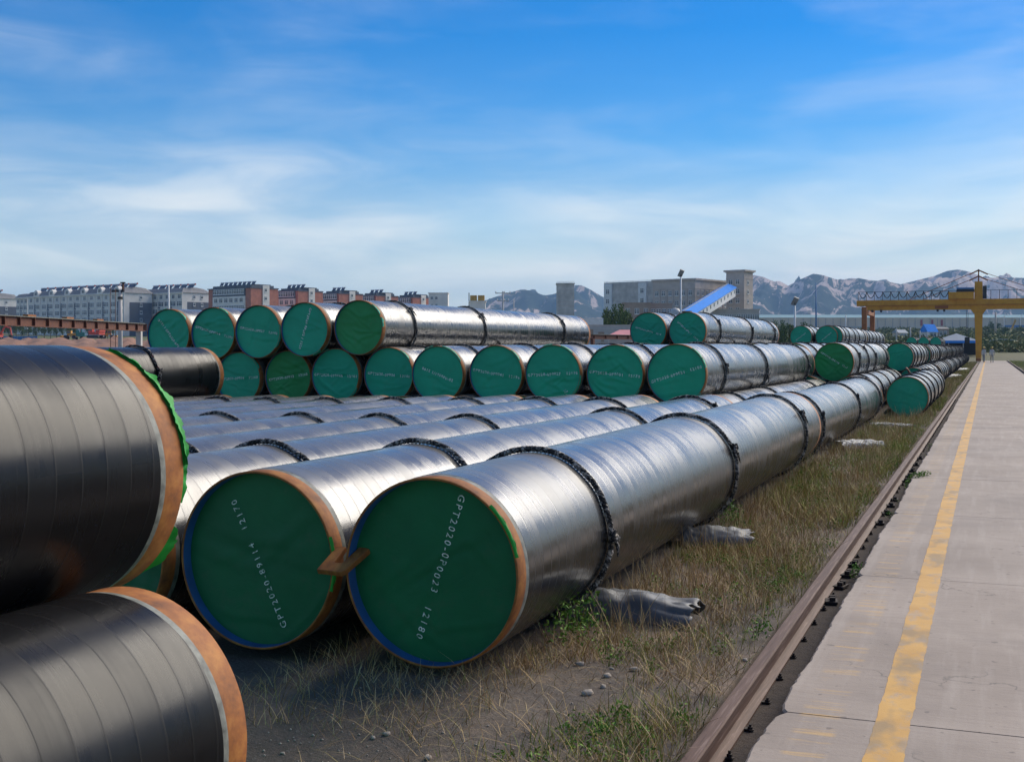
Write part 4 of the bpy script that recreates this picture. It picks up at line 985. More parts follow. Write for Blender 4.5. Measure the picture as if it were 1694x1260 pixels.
for i in range(15):
    q = (i + .7) * LG / 15; gal(q - .45, q + .45, [(2.6, -.3), (2.66, -.3), (2.66, .75), (2.6, .75)]).build('window', M['glass'], t)
for f in (.45, .75): q = d * LG * f; MB().bar(q + Vector((0, 0, -1.5)), (q.x, q.y, -a.z + 2), .5).build('support', M['steel_grey'], t)
# silver tank
p = W(1117, 528, 345); bz = far_rise(p.length); t = thing('steel_silo', 'small silver tank beside the blue conveyor foot', 'tank', (p.x, p.y, bz - .5))
MB().lathe_z([(1.5, 0), (1.5, p.z - bz + 2.6), (1.1, p.z - bz + 3.4), (.1, p.z - bz + 3.7)], 20).build('shell', M['steel_grey'], t, True); MB().box(1.7, 4.6, -1, 1, 0, p.z - bz + 2.8).build('cabin', M['dark'], t)
# long factory on the right
p0 = W(1190, YH, 900); wd = 330; base = 12.5; p0.z = base; H = CH + (YH - 525.5) * 900 / FPX - base
t = thing('long_factory', 'very long beige factory shed with faded teal roof under the mountains', 'building', p0, TH)
MB().box(0, wd, 0, 60, 0, H).build('wall', M['beige'], t)
rf = MB(); rf.v += [(-2, -1, H), (wd + 2, -1, H), (wd + 2, 30, H + 3), (-2, 30, H + 3), (-2, 61, H), (wd + 2, 61, H)]; rf.face([0, 1, 2, 3]); rf.face([3, 2, 5, 4]); rf.face([0, 3, 4]); rf.face([1, 5, 2]); rf.build('roof', M['teal_roof'], t)
for i in range(60): MB().box(i * 5.5 + 1, i * 5.5 + 1.5, -.5, 0, 0, H - .3).build('pilaster', M['brown_wall'], t)
for x in (148, 156, 163): MB().box(x, x + 1.5, -.8, -.5, H - 6, H - 1.5).build('banner', M['red_paint'], t)
MB().box(210, 320, -1.2, -.5, H - 7, H - 5.5).build('blue_band', M['fence_blue'], t)
t, wd, H = plain_box('grey_shed', 'low grey shed in front of the long factory', 'building', 1385, 1440, 541, 700, 14, 'steel_grey', group=None)
# shed at the end of the yard
Ys = 192; t = thing('yard_shed', 'open shed with blue edged pale roof at the end of the pipe yard', 'shed', (WX(1545, Ys), Ys, .35))
wd = WX(1619, Ys) - WX(1545, Ys)
rf = MB(); rf.v += [(-.3, -.5, 2.35), (wd + .3, -.5, 2.35), (wd / 2, -.5, 3.35), (-.3, 14, 2.35), (wd + .3, 14, 2.35), (wd / 2, 9, 3.5), (wd / 2, 2.0, 3.5)]
rf.face([0, 1, 6]); rf.face([1, 4, 5, 6]); rf.face([0, 6, 5, 3]); rf.face([3, 5, 4]); rf.build('roof', M['roof_pale'], t)
MB().box(-.35, wd + .35, -.62, -.5, 2.05, 2.42).build('fascia', M['blue_roof'], t)
MB().box(0, wd, 12, 12.2, 0, 2.3).build('back_wall', M['dark'], t); MB().box(0, .15, 0, 12, 0, 2.3).build('side_wall', M['dark'], t)
for x in (.1, wd * .33, wd * .66, wd - .1): MB().bar((x, 0, 0), (x, 0, 2.3), .14).build('post', M['steel_grey'], t)
# small houses on the slope
def house(u, v, zc, wd, dep, hw, hr, wall, roof, label):
    p = W(u, v, zc); t = thing('small_house', label, 'house', (p.x, p.y, p.z - .8), TH + .4)
    MB().box(-wd / 2, wd / 2, 0, dep, 0, hw + .8).build('wall', M[wall], t)
    r = MB(); z = hw + .8; e = .25
    r.v += [(-wd / 2 - e, -e, z), (wd / 2 + e, -e, z), (wd / 2 + e, dep + e, z), (-wd / 2 - e, dep + e, z), (-wd / 2 - e, dep / 2, z + hr), (wd / 2 + e, dep / 2, z + hr)]
    r.face([0, 1, 5, 4]); r.face([2, 3, 4, 5]); r.face([0, 4, 3]); r.face([1, 2, 5]); r.face([3, 2, 1, 0]); r.build('roof', M[roof], t)
    for x in (-wd * .3, wd * .05): add('window', WIN['small'], t, (x, -.012, hw * .35 + .8))
    return t
house(1494, 564, 330, 2.9, 2.6, 2.2, .9, 'beige', 'roof_pale', 'small cream house on the green slope left of the shed')
house(1543, 561, 340, 3.4, 3, 2.0, 2.2, 'white_wall', 'blue_roof', 'small white house with pointed blue roof above the shed')
house(1560, 561, 350, 4.4, 3, 3.0, .5, 'tan_wall', 'roof_grey', 'small tan flat house beside the blue roofed house')
# wall, shed and beam behind the second stack
def wall_thing(name, label, u0, u1, v0, zc, z0, m, thick=.4):
    p = W(u0, v0, zc); q = W(u1, v0, zc); ln = (q - p).length
    t = thing(name, label, 'wall', (p.x, p.y, z0), TH); MB().box(0, ln, 0, thick, 0, p.z - z0).build('wall_body', M[m], t); return t, ln, p.z - z0
t, ln, H = wall_thing('rubble_wall', 'rubble stone retaining wall behind the second stack', 960, 1075, 537, 150, -.3, 'brown_wall', .5)
r = random.Random(8); z = 0; 
SM = [MB().box(0, w_, -.05 - .03 * (w_ > .5), .02, 0, .28).mesh('stone', M['concrete_wall' if w_ > .4 else 'tan_wall']) for w_ in (.34, .45, .58, .72)]
z = H - .3 * 7
while z < H - .28:
    x = 0
    while x < ln - .7: k = r.randrange(4); add('wall_stone', SM[k], t, (x, r.uniform(-.02, .01), z)); x += (.34, .45, .58, .72)[k] + .03
    z += .305
wall_thing('pale_wall', 'pale concrete wall panel left of the round trees', 940, 998, 526, 165, 0, 'frame_white')
p = W(1010, 555, 110); t = thing('pink_roof_shed', 'low shed with pinkish red roof behind the second stack', 'shed', (p.x, p.y, 0), TH)
MB().box(0, 4.2, 0, 3, 0, p.z).build('wall', M['brown_wall'], t)
rf = MB(); rf.v += [(-.3, -.3, p.z), (4.6, -.3, p.z), (4.6, 2.2, p.z + .55), (1.0, 2.2, p.z + .55)]; rf.face([0, 1, 2, 3]); rr_o = rf.build('roof', M['pink_roof'], t); sm = rr_o.modifiers.new('s', 'SOLIDIFY'); sm.thickness = .06
def ibeam(a, b, h, wd, label, name='rusty_beam', plates=(), parent=None):
    a, b = Vector(a), Vector(b); ln = (b - a).length; t = thing(name, label, 'beam', a, math.atan2((b - a).y, (b - a).x))
    MB().box(0, ln, -wd / 2, wd / 2, -.035, 0).build('top_flange', M['epoxy'], t); MB().box(0, ln, -.02, .02, -h + .035, -.035).build('web', M['rust_dark'], t); MB().box(0, ln, -wd / 2, wd / 2, -h, -h + .035).build('bottom_flange', M['rust_dark'], t)
    for f in plates: MB().box(f * ln, f * ln + .85, -wd * .4, wd * .4, .003, .085).build('stop_plate', M['rust'], t)
    k = 0
    while k * 1.5 < ln: MB().box(k * 1.5 + .3, k * 1.5 + .33, -wd * .45, wd * .45, -h + .036, -.036).build('stiffener', M['rust_dark'], t); k += 1
    return t, ln
a = W(-30, 517, 49); c = W(236, 535.5, 68.5); zb = 3.08; a.z = c.z = zb
t, ln = ibeam(a, c, .44, .3, 'long rusty brown steel runway beam on the left below the apartments', plates=(.21, .43, .63))
for f in (.02, .97): q = Vector((f * ln, 0, -.44)); MB().bar(q, (q.x, 0, -zb - .3), .28).build('support_post', M['concrete_wall'], t)
p = W(978, 551.5, 75); q = W(1052, 555, 80); p.z = q.z = (p.z + q.z) / 2
t, ln = ibeam(p, q, .3, .2, 'short rusty beam in front of the pink roofed shed')
for f in (.03, .97): MB().bar((f * ln, 0, -.3), (f * ln, 0, -p.z - .3), .2).build('support_post', M['rust_dark'], t)
# poles
def pole(u, v_top, zc, r0, r1, m, label, name='utility_pole', cat='pole', zbase=None):
    p = W(u, v_top, zc); zb = far_rise(math.hypot(p.x, p.y)) - .3 if zbase is None else zbase
    t = thing(name, label, cat, (p.x, p.y, zb), TH); h = p.z - zb
    MB().lathe_z([(r0, 0), (r1, h)], 10).build('shaft', M[m], t, True); return t, h
t, h = pole(199, 480, 75, .16, .12, 'concrete_wall', 'thick concrete pole with a box on top behind the rusty beam', zbase=-.3)
MB().box(-.5, .25, -.1, .1, h - .12, h + .02).build('cross_arm', M['dark'], t); MB().box(.12, .22, -.05, .05, h, h + .42).build('insulator', M['rust_dark'], t); MB().box(.02, .3, -.08, .08, h + .42, h + .5).build('cap_box', M['dark'], t); MB().lathe_z([(.17, h - .55), (.17, h - .40)], 10).build('collar', M['dark'], t)
for u in (183, 191): pole(u, 471 if u == 183 else 478, 72, .022, .018, 'rust_dark', 'thin rusty steel rod %s the concrete pole' % ('two steps left of' if u == 183 else 'just left of'), 'steel_rod', zbase=-.3)
pole(279, 472, 300, .28, .2, 'frame_white', 'slim white pole in front of the slate gabled block')
t, h = pole(832, 482, 190, .16, .12, 'concrete_wall', 'concrete power pole with two cross arms before the hills')
for z_, w_ in ((h - .35, 2.4), (h - 1.55, 1.9)):
    MB().box(-w_ / 2, w_ / 2, -.08, .08, z_, z_ + .14).build('cross_arm', M['concrete_wall'], t)
    for x in (-w_ / 2 + .1, 0.25, w_ / 2 - .1): MB().lathe_z([(.07, z_ + .14), (.09, z_ + .3), (.03, z_ + .4)], 8, c=(x, 0)).build('insulator', M['frame_white'], t)
pole(850, 495, 230, .10, .08, 'concrete_wall', 'thin small pole right of the power pole')
def flood(u, v_top, zc, lab, box=True, hs=.62):
    t, h = pole(u, v_top, zc, .16, .10, 'frame_white', lab, 'floodlight_pole', 'light')
    b = MB(); b.box(-.5 * hs, .5 * hs, -.12, .12, -.85 * hs, .85 * hs, 0, Matrix.Translation((.0, 0, h + .5)) @ Matrix.Rotation(D2R(22), 4, 'Y') @ Matrix.Rotation(D2R(25), 4, 'X')); b.build('lamp_head', M['lamp_metal'], t)
    MB().bar((0, 0, h - .2), (0, 0, h + .6), .12).build('bracket', M['dark'], t)
    if box: MB().box(-.35, .35, -.3, .3, h * .28, h * .28 + .8).build('control_box', M['dark'], t)
flood(1126.5, 458, 170, 'white floodlight pole in front of the plant building', False)
flood(1315, 505, 150, 'white floodlight pole with dark box right of the tower')
pole(1350, 468, 260, .22, .10, 'fence_blue', 'tall thin blue mast in front of the mountains', 'mast')
pole(1399, 521, 300, .16, .12, 'frame_white', 'slim pale pole left of the crane leg')
for u, v in ((1483, 543), (1506, 541), (1522, 547), (1534, 549)): pole(u, v, 250, .17, .13, 'concrete_wall', '%s from the left of four pale concrete posts on the slope' % ORD[(1483, 1506, 1522, 1534).index(u)], 'concrete_post')
pole(1647, 516, 420, .4, .3, 'brown_wall', 'dark chimney on the slope right of the crane leg', 'chimney', 'chimney')
for u, v in ((1661, 524), (1688, 526)):
    t, h = pole(u, v, 500, .2, .12, 'frame_white', 'white wind turbine %s' % ('nearer the chimney' if u == 1661 else 'at the right picture edge'), 'wind_turbine', 'turbine')
    for k in range(3):
        a_ = k * 2.094 + .4; MB().bar((0, -.3, h), (1.9 * math.sin(a_), -.3, h + 1.9 * math.cos(a_)), .25, .1).build('blade', M['frame_white'], t)
b = MB(); p = W(1672, 543, 480); q = W(1680, 529, 480)
tag(b.bar(p - Vector((0, 0, 1)), q, .6, .6).build('crane_jib', M['exc_yellow']), 'small yellow crane jib leaning on the distant slope', 'crane')
# truss footbridge right of the crane leg
p = W(1624, 571, 260); q = W(1692, 571, 260); ln = (q - p).length; t = thing('truss_bridge', 'long low arched grey steel truss right of the crane leg', 'bridge', p, TH)
N_ = 14; top = [(ln * i / N_, 0, .35 + .95 * math.sin(PI * i / N_) ** .5 if 0 < i < N_ else .1) for i in range(N_ + 1)]
for i in range(N_):
    MB().bar(top[i], top[i + 1], .1).build('top_chord', M['steel_grey'], t); MB().bar((ln * i / N_, 0, 0), top[i + 1], .07).build('brace', M['steel_grey'], t); MB().bar((ln * (i + 1) / N_, 0, 0), top[i], .07).build('brace', M['steel_grey'], t)
MB().bar((0, 0, 0), (ln, 0, 0), .14).build('bottom_chord', M['steel_grey'], t)
for x in (0, ln): MB().bar((x, 0, 0), (x, 0, -p.z), .3).build('pier', M['concrete_wall'], t)

# ------------------------------------------------------------------ gantry crane
CY = 165.
t = thing('gantry_crane', 'orange yellow gantry crane spanning the pipe yard above the rail', 'crane', (RAIL_X, CY, 0))
XL = -16.0 - RAIL_X; XLEG = -13.6
MB().box(XL, 12, -.35, .35, 7.15, 7.85).build('upper_girder', M['crane'], t)
MB().box(XL + 1.15, 12, -.28, .28, 6.55, 7.147).build('lower_girder', M['crane'], t)
MB().box(XL, 12, -.55, .55, 7.12, 7.145).build('track_flange', M['crane_dark'], t)
lg = MB(); 
for z, hw in ((.35, .32), (2.0, .36), (6.9, .52), (10.05, .46)): lg.v += [(-hw, -.42, z), (hw, -.42, z), (hw, .42, z), (-hw, .42, z)]
for i in range(3):
    for j in range(4): lg.face([i * 4 + j, i * 4 + (j + 1) % 4, i * 4 + 4 + (j + 1) % 4, i * 4 + 4 + j])
lg.face([0, 3, 2, 1]); lg.face([12, 13, 14, 15]); lg.build('main_leg', M['crane'], t)
for sx in (-1, 1): MB().prism([(0, 0), (sx * .45, 0), (0, -.6)] if sx > 0 else [(0, 0), (0, -.6), (sx * .45, 0)], -.05, .05, M=Matrix.Translation((sx * .5, -.3, 6.55)) @ Matrix.Rotation(PI / 2, 4, 'X')).build('gusset', M['crane'], t)
MB().box(-.3, .3, -2.6, 2.6, .05, .42).build('end_carriage', M['crane_dark'], t)
for y in (-3.4, 8.2): MB().bar((XLEG + .0, y, 0), (XLEG, y, 6.9), .62, .62).build('rear_leg', M['crane_dark'], t)
MB().box(XLEG - .25, XLEG + .25, -3.6, 8.4, 6.0, 6.5).build('leg_tie', M['crane_dark'], t); MB().box(XLEG - .3, XLEG + .3, -4.2, 9, -.1, .3).build('end_carriage', M['crane_dark'], t)
MB().box(-3.55, -.55, -.9, .9, 7.87, 8.75).build('trolley', M['crane'], t); MB().box(-2.6, -.5, -.7, .7, 8.75, 9.1).build('trolley_machinery', M['dark'], t); MB().box(-2.6, -.55, -.85, .85, 9.1, 9.3).build('trolley_roof', M['fence_blue'], t); MB().box(.5, .95, -.5, .5, 7.9, 9.5).build('cable_drum', M['dark'], t)
for x in np.linspace(XL + .2, 11.5, 27):
    if abs(x) > .6: MB().bar((x, -.3, 7.85), (x, -.3, 8.95), .06).build('railing_post', M['dark'], t)
MB().bar((XL + .2, -.3, 8.95), (11.5, -.3, 8.95), .05).build('handrail', M['dark'], t)
for k in range(12):
    x0 = XL + .3 + k * 1.0; MB().tube([(x0 + q / 8, -.36, 8.9 - .75 * (1 - (2 * q / 8 - 1) ** 2)) for q in range(9)], .05, 5).build('festoon_cable', M['dark'], t)
MB().bar((0, 0, 10.05), (0, 0, 11.6), .16).build('mast', M['crane_dark'], t)
for z in (11.5, 10.75):
    for s_ in (-1, 1): MB().bar((0, 0, z), (s_ * 1.1, 0, z - .55), .16).build('mast_arm', M['crane_dark'], t)
for s_, L_ in ((-1, 8.3), (1, 9.5)):
    for z in (11.05, 10.3): MB().bar((s_ * 1.0, 0, z), (s_ * L_ * (1 if z > 11 else .8), 0, 7.9), .06 if s_ > 0 else .07).build('tie_rod', M['crane_dark'], t)
for x in (-1.45, -1.25): MB().bar((x, 0, 6.5), (x, 0, 3.0), .05).build('hoist_rope', M['dark'], t)
MB().box(-1.65, -1.05, -.2, .2, 2.3, 3.05).build('hook_block', M['dark'], t)
for x in (-13.0, -11.9, -5.0, -4.2, 6.5): MB().box(x, x + .25, -.62, -.3, 6.3, 6.6).build('lamp', M['dark'], t)
MB().box(-5.2, -3.6, -.36, -.281, 6.7, 7.05).build('name_board', M['crane_dark'], t)

# ------------------------------------------------------------------ two workers on the road
def worker(loc, rz, label, stride):
    t = thing('person', label, 'person', loc, rz, 'workers on the road')
    me = bpy.data.meshes.new('body')
    s_ = stride
    vs = [(0, 0, .95), (0, 0, 1.18), (0, 0, 1.42), (0, -.01, 1.53), (0, -.02, 1.62), (0, -.02, 1.70),
          (.09, 0, .92), (.10, -s_ * .5, .50), (.10, -s_ * .55, .09), (.10, -s_ * .55 - .13, .04), (-.09, 0, .92), (-.10, s_ * .35, .50), (-.10, s_ * .75, .10), (-.10, s_ * .75 - .12, .04),
          (.19, 0, 1.40), (.25, .04 + s_ * .3, 1.12), (.25, -.04 + s_ * .4, .88), (.24, -.06 + s_ * .45, .80), (-.19, 0, 1.40), (-.25, .02 - s_ * .25, 1.12), (-.25, -.12 - s_ * .3, .90), (-.24, -.15 - s_ * .3, .82)]
    es = [(0, 1), (1, 2), (2, 3), (3, 4), (4, 5), (0, 6), (6, 7), (7, 8), (8, 9), (0, 10), (10, 11), (11, 12), (12, 13), (2, 14), (14, 15), (15, 16), (16, 17), (2, 18), (18, 19), (19, 20), (20, 21)]
    rd = [.15, .14, .15, .06, .095, .085, .10, .075, .055, .04, .10, .075, .055, .04, .075, .058, .045, .035, .075, .058, .045, .035]
    me.from_pydata(vs, es, []); o = add('body', me, t)
    sk = o.modifiers.new('skin', 'SKIN'); sub = o.modifiers.new('sub', 'SUBSURF'); sub.levels = sub.render_levels = 2
    for i, v in enumerate(me.skin_vertices[0].data): v.radius = (rd[i], rd[i] * .85); v.use_root = i == 0
    m, tt, bb = new_mat('worker_cloth'); sp = N(tt, 'ShaderNodeSeparateXYZ'); L(tt, objco(tt), sp.inputs[0])
    r_ = ramp(tt, mth(tt, 'DIVIDE', sp.outputs[2], 2.0), [(0, (.03, .027, .025)), (.045, (.30, .29, .27)), (.45, (.50, .48, .45)), (.735, (.42, .25, .17))]); r_.color_ramp.interpolation = 'CONSTANT'
    L(tt, r_.outputs[0], bb.inputs['Base Color']); bb.inputs['Roughness'].default_value = .9; me.materials.append(m)
    hb = MB(); hb.lathe_z([(.155, 1.70), (.15, 1.715), (.125, 1.73), (.12, 1.78), (.09, 1.83), (.03, 1.85)], 14, c=(0, -.02)); hb.build('helmet', M['helmet'], t, True)
    return t
worker((WX(1641, 150), 150, .0), PI + .1, 'worker in pale clothes and yellow helmet walking down the road', .22)
worker((WX(1627.5, 155), 155, .0), PI - .6, 'worker in yellow helmet standing beside the crane leg', .08)

# ------------------------------------------------------------------ machines and earth on the left
def excavator(loc, rz, col, label, sc=1.):
    t = thing('excavator', label, 'excavator', loc, rz); t.scale = (sc, sc, sc)
    for y in (-1.0, 1.0):
        b = MB(); pts = [(1.9 * math.cos(a_) if abs(math.cos(a_)) < .2 else (1.5 * (1 if math.cos(a_) > 0 else -1) + .42 * math.cos(a_)), .42 + .42 * math.sin(a_)) for a_ in np.linspace(0, 2 * PI, 17)[:-1]]
        b.prism([(x, z) for x, z in pts], -.3, .3, M=Matrix.Translation((0, y, 0)) @ Matrix.Rotation(PI / 2, 4, 'X')); b.build('track', M['dark'], t)
    MB().box(-2.1, 1.3, -1.25, 1.25, .95, 1.75).build('house', M[col], t); MB().box(-2.3, -1.0, -1.25, 1.25, 1.75, 2.25).build('counterweight', M[col], t)
    cb = MB().box(.1, 1.5, .35, 1.25, 1.75, 2.95).build('cab', M[col], t); MB().box(.25, 1.52, .33, 1.27, 2.1, 2.8).build('cab_glass', M['glass'], cb)
    bm = [(1.0, 1.5), (2.4, 4.1), (3.1, 4.5), (4.6, 4.0)]; b = MB()
    for i in range(3): b.bar((bm[i][0], -.2, bm[i][1]), (bm[i + 1][0], -.2, bm[i + 1][1]), .35, .5)
    b.build('boom', M[col], t); MB().bar((4.6, -.2, 4.2), (5.1, -.2, 1.5), .3, .4).build('stick', M[col], t)
    MB().prism([(4.7, 1.7), (5.5, 1.5), (5.3, .5), (4.5, .6), (4.2, 1.1)], -.5, .5, M=Matrix.Translation((0, -.2, 0)) @ Matrix.Rotation(PI / 2, 4, 'X')).build('bucket', M['dark'], t)
    return t
def gpt(u, zc, dz=0): p = W(u, YH, zc); p.z = far_rise(math.hypot(p.x, p.y)) + dz; return p
zE = lambda v, zc: CH + (YH - v) * zc / FPX
def at(u, v, zc): p = W(u, v, zc); return p
excavator(at(158, 559.5, 240), TH + PI - .35, 'exc_red', 'red excavator with raised boom under the rusty beam', .72)
excavator(at(133, 562, 225), TH + PI * .6, 'exc_green', 'teal green excavator arm left of the red excavator', .62)
excavator(at(-4, 562, 250), TH - .1, 'exc_red', 'orange red excavator arm at the left picture edge', .6)
def loader(loc, rz, label):
    t = thing('wheel_loader', label, 'loader', loc, rz); t.scale = (.5, .5, .5)
    MB().box(-2.6, -.3, -1, 1, .9, 2.2).build('engine_body', M['exc_yellow'], t); cb = MB().box(-.6, .9, -.8, .8, 1.5, 3.2).build('cab', M['exc_yellow'], t); MB().box(-.45, .92, -.82, .82, 2.2, 3.0).build('cab_glass', M['glass'], cb)
    for x in (-1.8, 1.3):
        for y in (-1.05, 1.05): MB().tube([(x, y - .28, .75), (x, y + .28, .75)], .75, 14).build('wheel', M['dark'], t)
    MB().bar((.6, 0, 1.5), (2.9, 0, .8), 1.2, .3).build('lift_arm', M['exc_yellow'], t); MB().prism([(2.7, .2), (3.9, .2), (3.2, 1.4), (2.7, 1.3)], -1.2, 1.2, M=Matrix.Rotation(PI / 2, 4, 'X')).build('bucket', M['exc_yellow'], t)
loader(at(116, 561, 230), TH + PI, 'yellow wheel loader left of the teal excavator'); loader(at(180, 560, 245), TH + .2, 'yellow wheel loader beside the concrete pole')
b = MB(); nE = 40
for i in range(nE + 1):
    for j in range(13):
        u = -60 + 330 * i / nE; zc = 120 + 150 * j / 12; p = W(u, YH, zc); hh = (1.0 + .35 * noise.noise((i * .35, j * .5, 1))) * min(1, .12 + j / 5)
        z = -.3 + hh * (CH + (YH - 562) * zc / FPX + .3) * (.94 + .1 * noise.noise((i * .9, j * .9, 5))); b.v.append((p.x, p.y, z))
for i in range(nE):
    for j in range(12): b.face([i * 13 + j, (i + 1) * 13 + j, (i + 1) * 13 + j + 1, i * 13 + j + 1])
tag(b.build('earth_bank', M['earth'], None, True), 'raw red brown earth of the building site on the left', 'earth', kind='structure')
p = W(-30, 553, 290); q = W(68, 553, 290); ln = (q - p).length; t = thing('site_fence', 'blue hoarding fence along the building site', 'fence', (p.x, p.y, p.z - 2.6), TH)
sm_ = MB().box(.02, 1.18, 0, .05, 0, 2.2).mesh('panel', M['fence_blue'])
for k in range(int(ln / 1.2)): add('panel', sm_, t, (k * 1.2, .01 * (k % 2), 0))

# ------------------------------------------------------------------ trees and shrubs
def crown_mesh(seed, rx, rz, nleaf, leaf, lobes=7, m='treeleaf', name='crown'):
    r = np.random.default_rng(seed); cs = [(np.zeros(3), 1.0)]
    for _ in range(lobes): d = r.normal(size=3); d /= np.linalg.norm(d); cs.append((d * np.array([.62, .62, .62]), r.uniform(.35, .6)))
    P = []
    for c, s in cs:
        k = int(nleaf * s / sum(q[1] for q in cs)); d = r.normal(size=(k, 3)); d /= np.linalg.norm(d, axis=1)[:, None]
        P.append(c + d * (s * .85 * r.random(k) ** .38)[:, None])
    P = np.concatenate(P) * np.array([rx, rx, rz]); n = len(P)
    u = r.normal(size=(n, 3)); u /= np.linalg.norm(u, axis=1)[:, None]; v = np.cross(u, r.normal(size=(n, 3))); v /= np.linalg.norm(v, axis=1)[:, None]
    l = leaf * r.uniform(.6, 1.4, n)[:, None]
    V = np.stack([P - u * l, P + v * l * .6, P + u * l, P - v * l * .6], 1).reshape(-1, 3); return np_mesh(name, V, np.arange(4 * n).reshape(-1, 4), M[m])
CR = [crown_mesh(i, 1.0, 1.15, 1500, .085) for i in range(4)]
tb = MB(); tb.tube([(0, 0, -.3), (.02, 0, .4), (-.02, .02, .8), (0, 0, 1.35)], [.075, .06, .045, .02], 7); tb.tube([(0, 0, .6), (.25, .1, 1.1)], [.04, .012], 5); tb.tube([(0, 0, .65), (-.2, -.15, 1.15)], [.035, .012], 5); TRK = tb.mesh('trunk', M['bark'], True)
tr_ = random.Random(4)
def tree(loc, h, wid, label, group, name='tree'):
    t = thing(name, label, 'tree', loc, tr_.uniform(0, 6), group); k = h / 2.4
    add('trunk', TRK, t, (0, 0, 0), None, (k, k, k)); add('crown', CR[tr_.randrange(4)], t, (0, 0, 1.42 * k), (0, 0, tr_.uniform(0, 6)), (wid / 2, wid / 2, k * .95)); return t
us = [-12, 4, 15, 27, 36, 47, 60, 73, 84, 94, 104, 114, 124, 146, 168, 178, 188]
for i, u in enumerate(us):
    zc = 345 + tr_.uniform(-12, 12); p = gpt(u, zc, .9); tree(p, zE(534 + tr_.uniform(-2, 3), zc) - p.z, 2.2 + tr_.uniform(-.3, .5), 'small street tree, %s from the left in the row below the apartments' % (ORD[i] if i < 13 else ('fourteenth', 'fifteenth', 'sixteenth', 'seventeenth')[i - 13]), 'street trees below the apartments')
for i, (u, v, zc, wd) in enumerate(((1004, 512, 175, 2.4), (1016, 509, 178, 2.7), (1028, 508, 174, 2.9), (1036, 513, 176, 2.2))):
    p = gpt(u, zc, 1.0); tree(p, zE(v, zc) - p.z, wd, '%s from the left of the round trees before the tan building' % ORD[i], 'round trees before the tan building', 'round_tree')
i = 0
for u in range(1262, 1348, 11):
    zc = 215 + tr_.uniform(-20, 20); p = gpt(u, zc, -.2); tree(p, zE(532 + (u - 1262) * .09 + tr_.uniform(-2, 2), zc) - p.z, 2.6 + tr_.uniform(-.3, .6), '%s tree from the tower in the row behind the third stack' % ORD[i], 'trees behind the third stack'); i += 1
i = 0
for u, v, zc in ((1380, 541, 420), (1404, 543, 400), (1470, 545, 430), (1640, 533, 560), (1652, 534, 560), (1632, 540, 450), (1662, 541, 440), (1688, 540, 430)):
    p = gpt(u, zc, -.3); tree(p, max(3, zE(v, zc) - p.z), 4.5, '%s of the separate dark trees on the slope, counted from the left' % ORD[i], 'separate trees on the slope'); i += 1
# shrub covered slope: far scrub that reads as one mass
n = 2500; uu = rng.uniform(1340, 1780, n); zc = 205 + 480 * rng.random(n) ** 1.2
C3 = np.array([tuple(gpt(a_, b_)) for a_, b_ in zip(uu, zc)])
keep = np.array([noise.noise((c_[0] * .03, c_[1] * .012, 2)) > -.18 for c_ in C3]) & ~((C3[:, 0] > -4) & (C3[:, 0] < 5.5) & (C3[:, 1] < 205)); C3 = C3[keep]; n = len(C3)
sz = rng.uniform(.7, 1.8, n) * (1 + (np.hypot(C3[:, 0], C3[:, 1]) - 200) / 500)
kk = 46; c_ = np.repeat(C3, kk, 0); s2 = np.repeat(sz, kk)
d_ = rng.normal(size=(n * kk, 3)); d_ /= np.linalg.norm(d_, axis=1)[:, None]; d_[:, 2] = np.abs(d_[:, 2])
P_ = c_ + d_ * (s2 * rng.random(n * kk) ** .35)[:, None] * np.array([1.1, 1.1, .95]); u_ = rng.normal(size=P_.shape); u_ /= np.linalg.norm(u_, axis=1)[:, None]; v_ = np.cross(u_, rng.normal(size=P_.shape)); v_ /= np.linalg.norm(v_, axis=1)[:, None]
l_ = (s2 * .2 * rng.uniform(.6, 1.4, len(P_)))[:, None]
V = np.stack([P_ - u_ * l_, P_ + v_ * l_ * .6, P_ + u_ * l_, P_ - v_ * l_ * .6], 1).reshape(-1, 3)
tag(add('shrubbery', np_mesh('shrubbery', V, np.arange(len(V)).reshape(-1, 4), M['shrubleaf'])), 'mixed green scrub covering the slope beyond the yard', 'shrubs', kind='stuff')

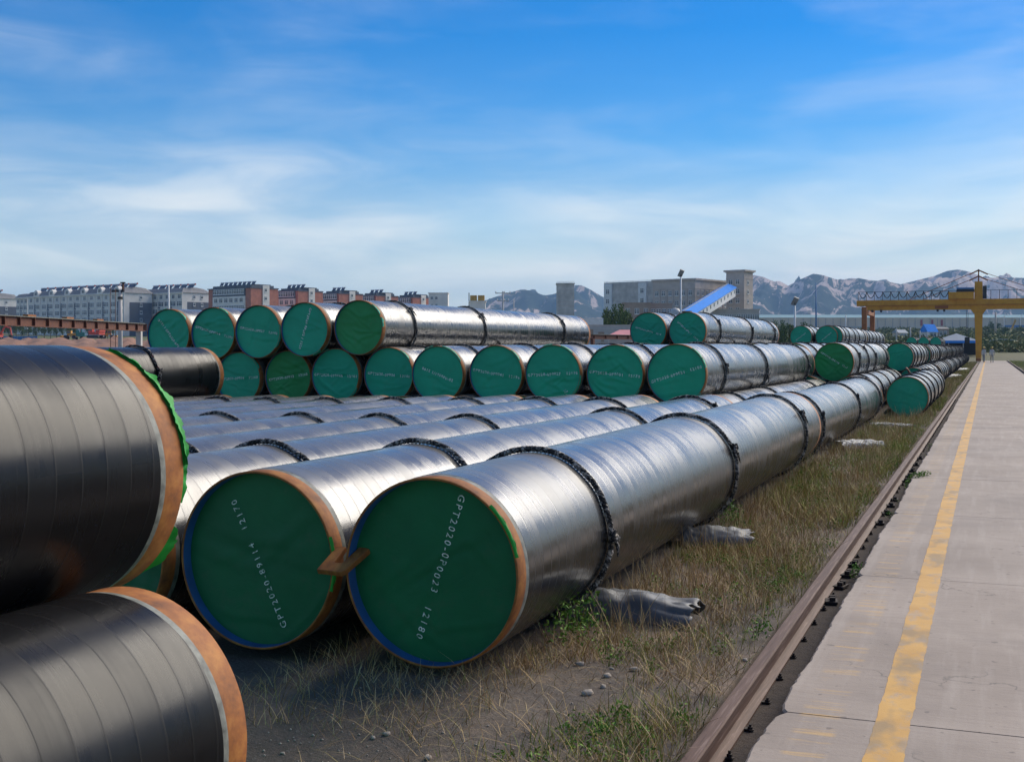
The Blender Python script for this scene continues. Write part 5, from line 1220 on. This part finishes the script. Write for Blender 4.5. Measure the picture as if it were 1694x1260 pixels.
# ------------------------------------------------------------------ mountains
SKY = [(-900, 560), (-300, 556), (300, 550), (640, 535), (760, 512), (800, 500), (835, 488), (865, 480.5), (882, 484), (900, 491), (914, 489), (930, 484), (948, 474), (962, 474), (980, 483), (1000, 495), (1040, 505), (1100, 497), (1160, 482), (1200, 466), (1240, 456), (1262, 460), (1280, 468), (1290, 467), (1304, 475), (1325, 464), (1345, 455), (1360, 457), (1385, 465), (1410, 460), (1440, 466), (1470, 468), (1490, 472.5), (1520, 465), (1545, 459), (1568, 450), (1585, 448), (1605, 452), (1630, 462), (1655, 461), (1694, 462), (1760, 452), (1900, 440), (2200, 470), (2700, 520)]
su, sv = [a_ for a_, _ in SKY], [b_ for _, b_ in SKY]
NU, NR = 620, 74; uu = np.linspace(-900, 2700, NU); V = []
RNG = np.linspace(2300, 4300, NR)
for rgi, zc in enumerate(RNG):
    f = (zc - 2300) / 1300.
    for u in uu:
        pk = (YH - np.interp(u, su, sv)) / FPX * 3600
        prof = (sstep(0, 1, f) ** .8 if f < 1 else 1 - .5 * (f - 1))
        wx, wy = u * 3600 / FPX, zc
        rid = 0; am = 1; fr = .0042
        for o2 in range(6):
            rid += am * (1 - abs(noise.noise((wx * fr, wy * fr * .55, o2 * 7.3))) * 2); am *= .56; fr *= 2.15
        rid = (rid / 2.2)
        edge = math.exp(-((f - 1) / .12) ** 2)
        h = pk * prof * (1 + (1 - edge) * .85 * (rid - .55)) + edge * 9 * (rid - .5)
        h = min(h, (pk + 4) * zc / 3600 * 1.0) if f < 1 else h
        p = W(u, YH, zc); V.append((p.x, p.y, max(CH + h, 8)))
F = [(j * NU + i, j * NU + i + 1, (j + 1) * NU + i + 1, (j + 1) * NU + i) for j in range(NR - 1) for i in range(NU - 1)]
tag(add('mountains', np_mesh('mountains', V, F, M['mount'], True)), 'rocky blue hazy mountain range behind the yard', 'mountains', kind='structure')

# ------------------------------------------------------------------ haze
m = bpy.data.materials.new('air_haze'); m.use_nodes = True; t = m.node_tree; t.nodes.clear()
pv = N(t, 'ShaderNodeVolumePrincipled', i_Density=.00015); pv.inputs['Color'].default_value = (.36, .62, 1, 1); pv.inputs['Anisotropy'].default_value = 0.
L(t, pv.outputs[0], N(t, 'ShaderNodeOutputMaterial').inputs['Volume'])
hz = MB().box(-6200, 6200, -300, 5000, -3, 262).build('haze', m); tag(hz, 'thin bluish haze over the whole yard and mountains', 'haze', kind='stuff')
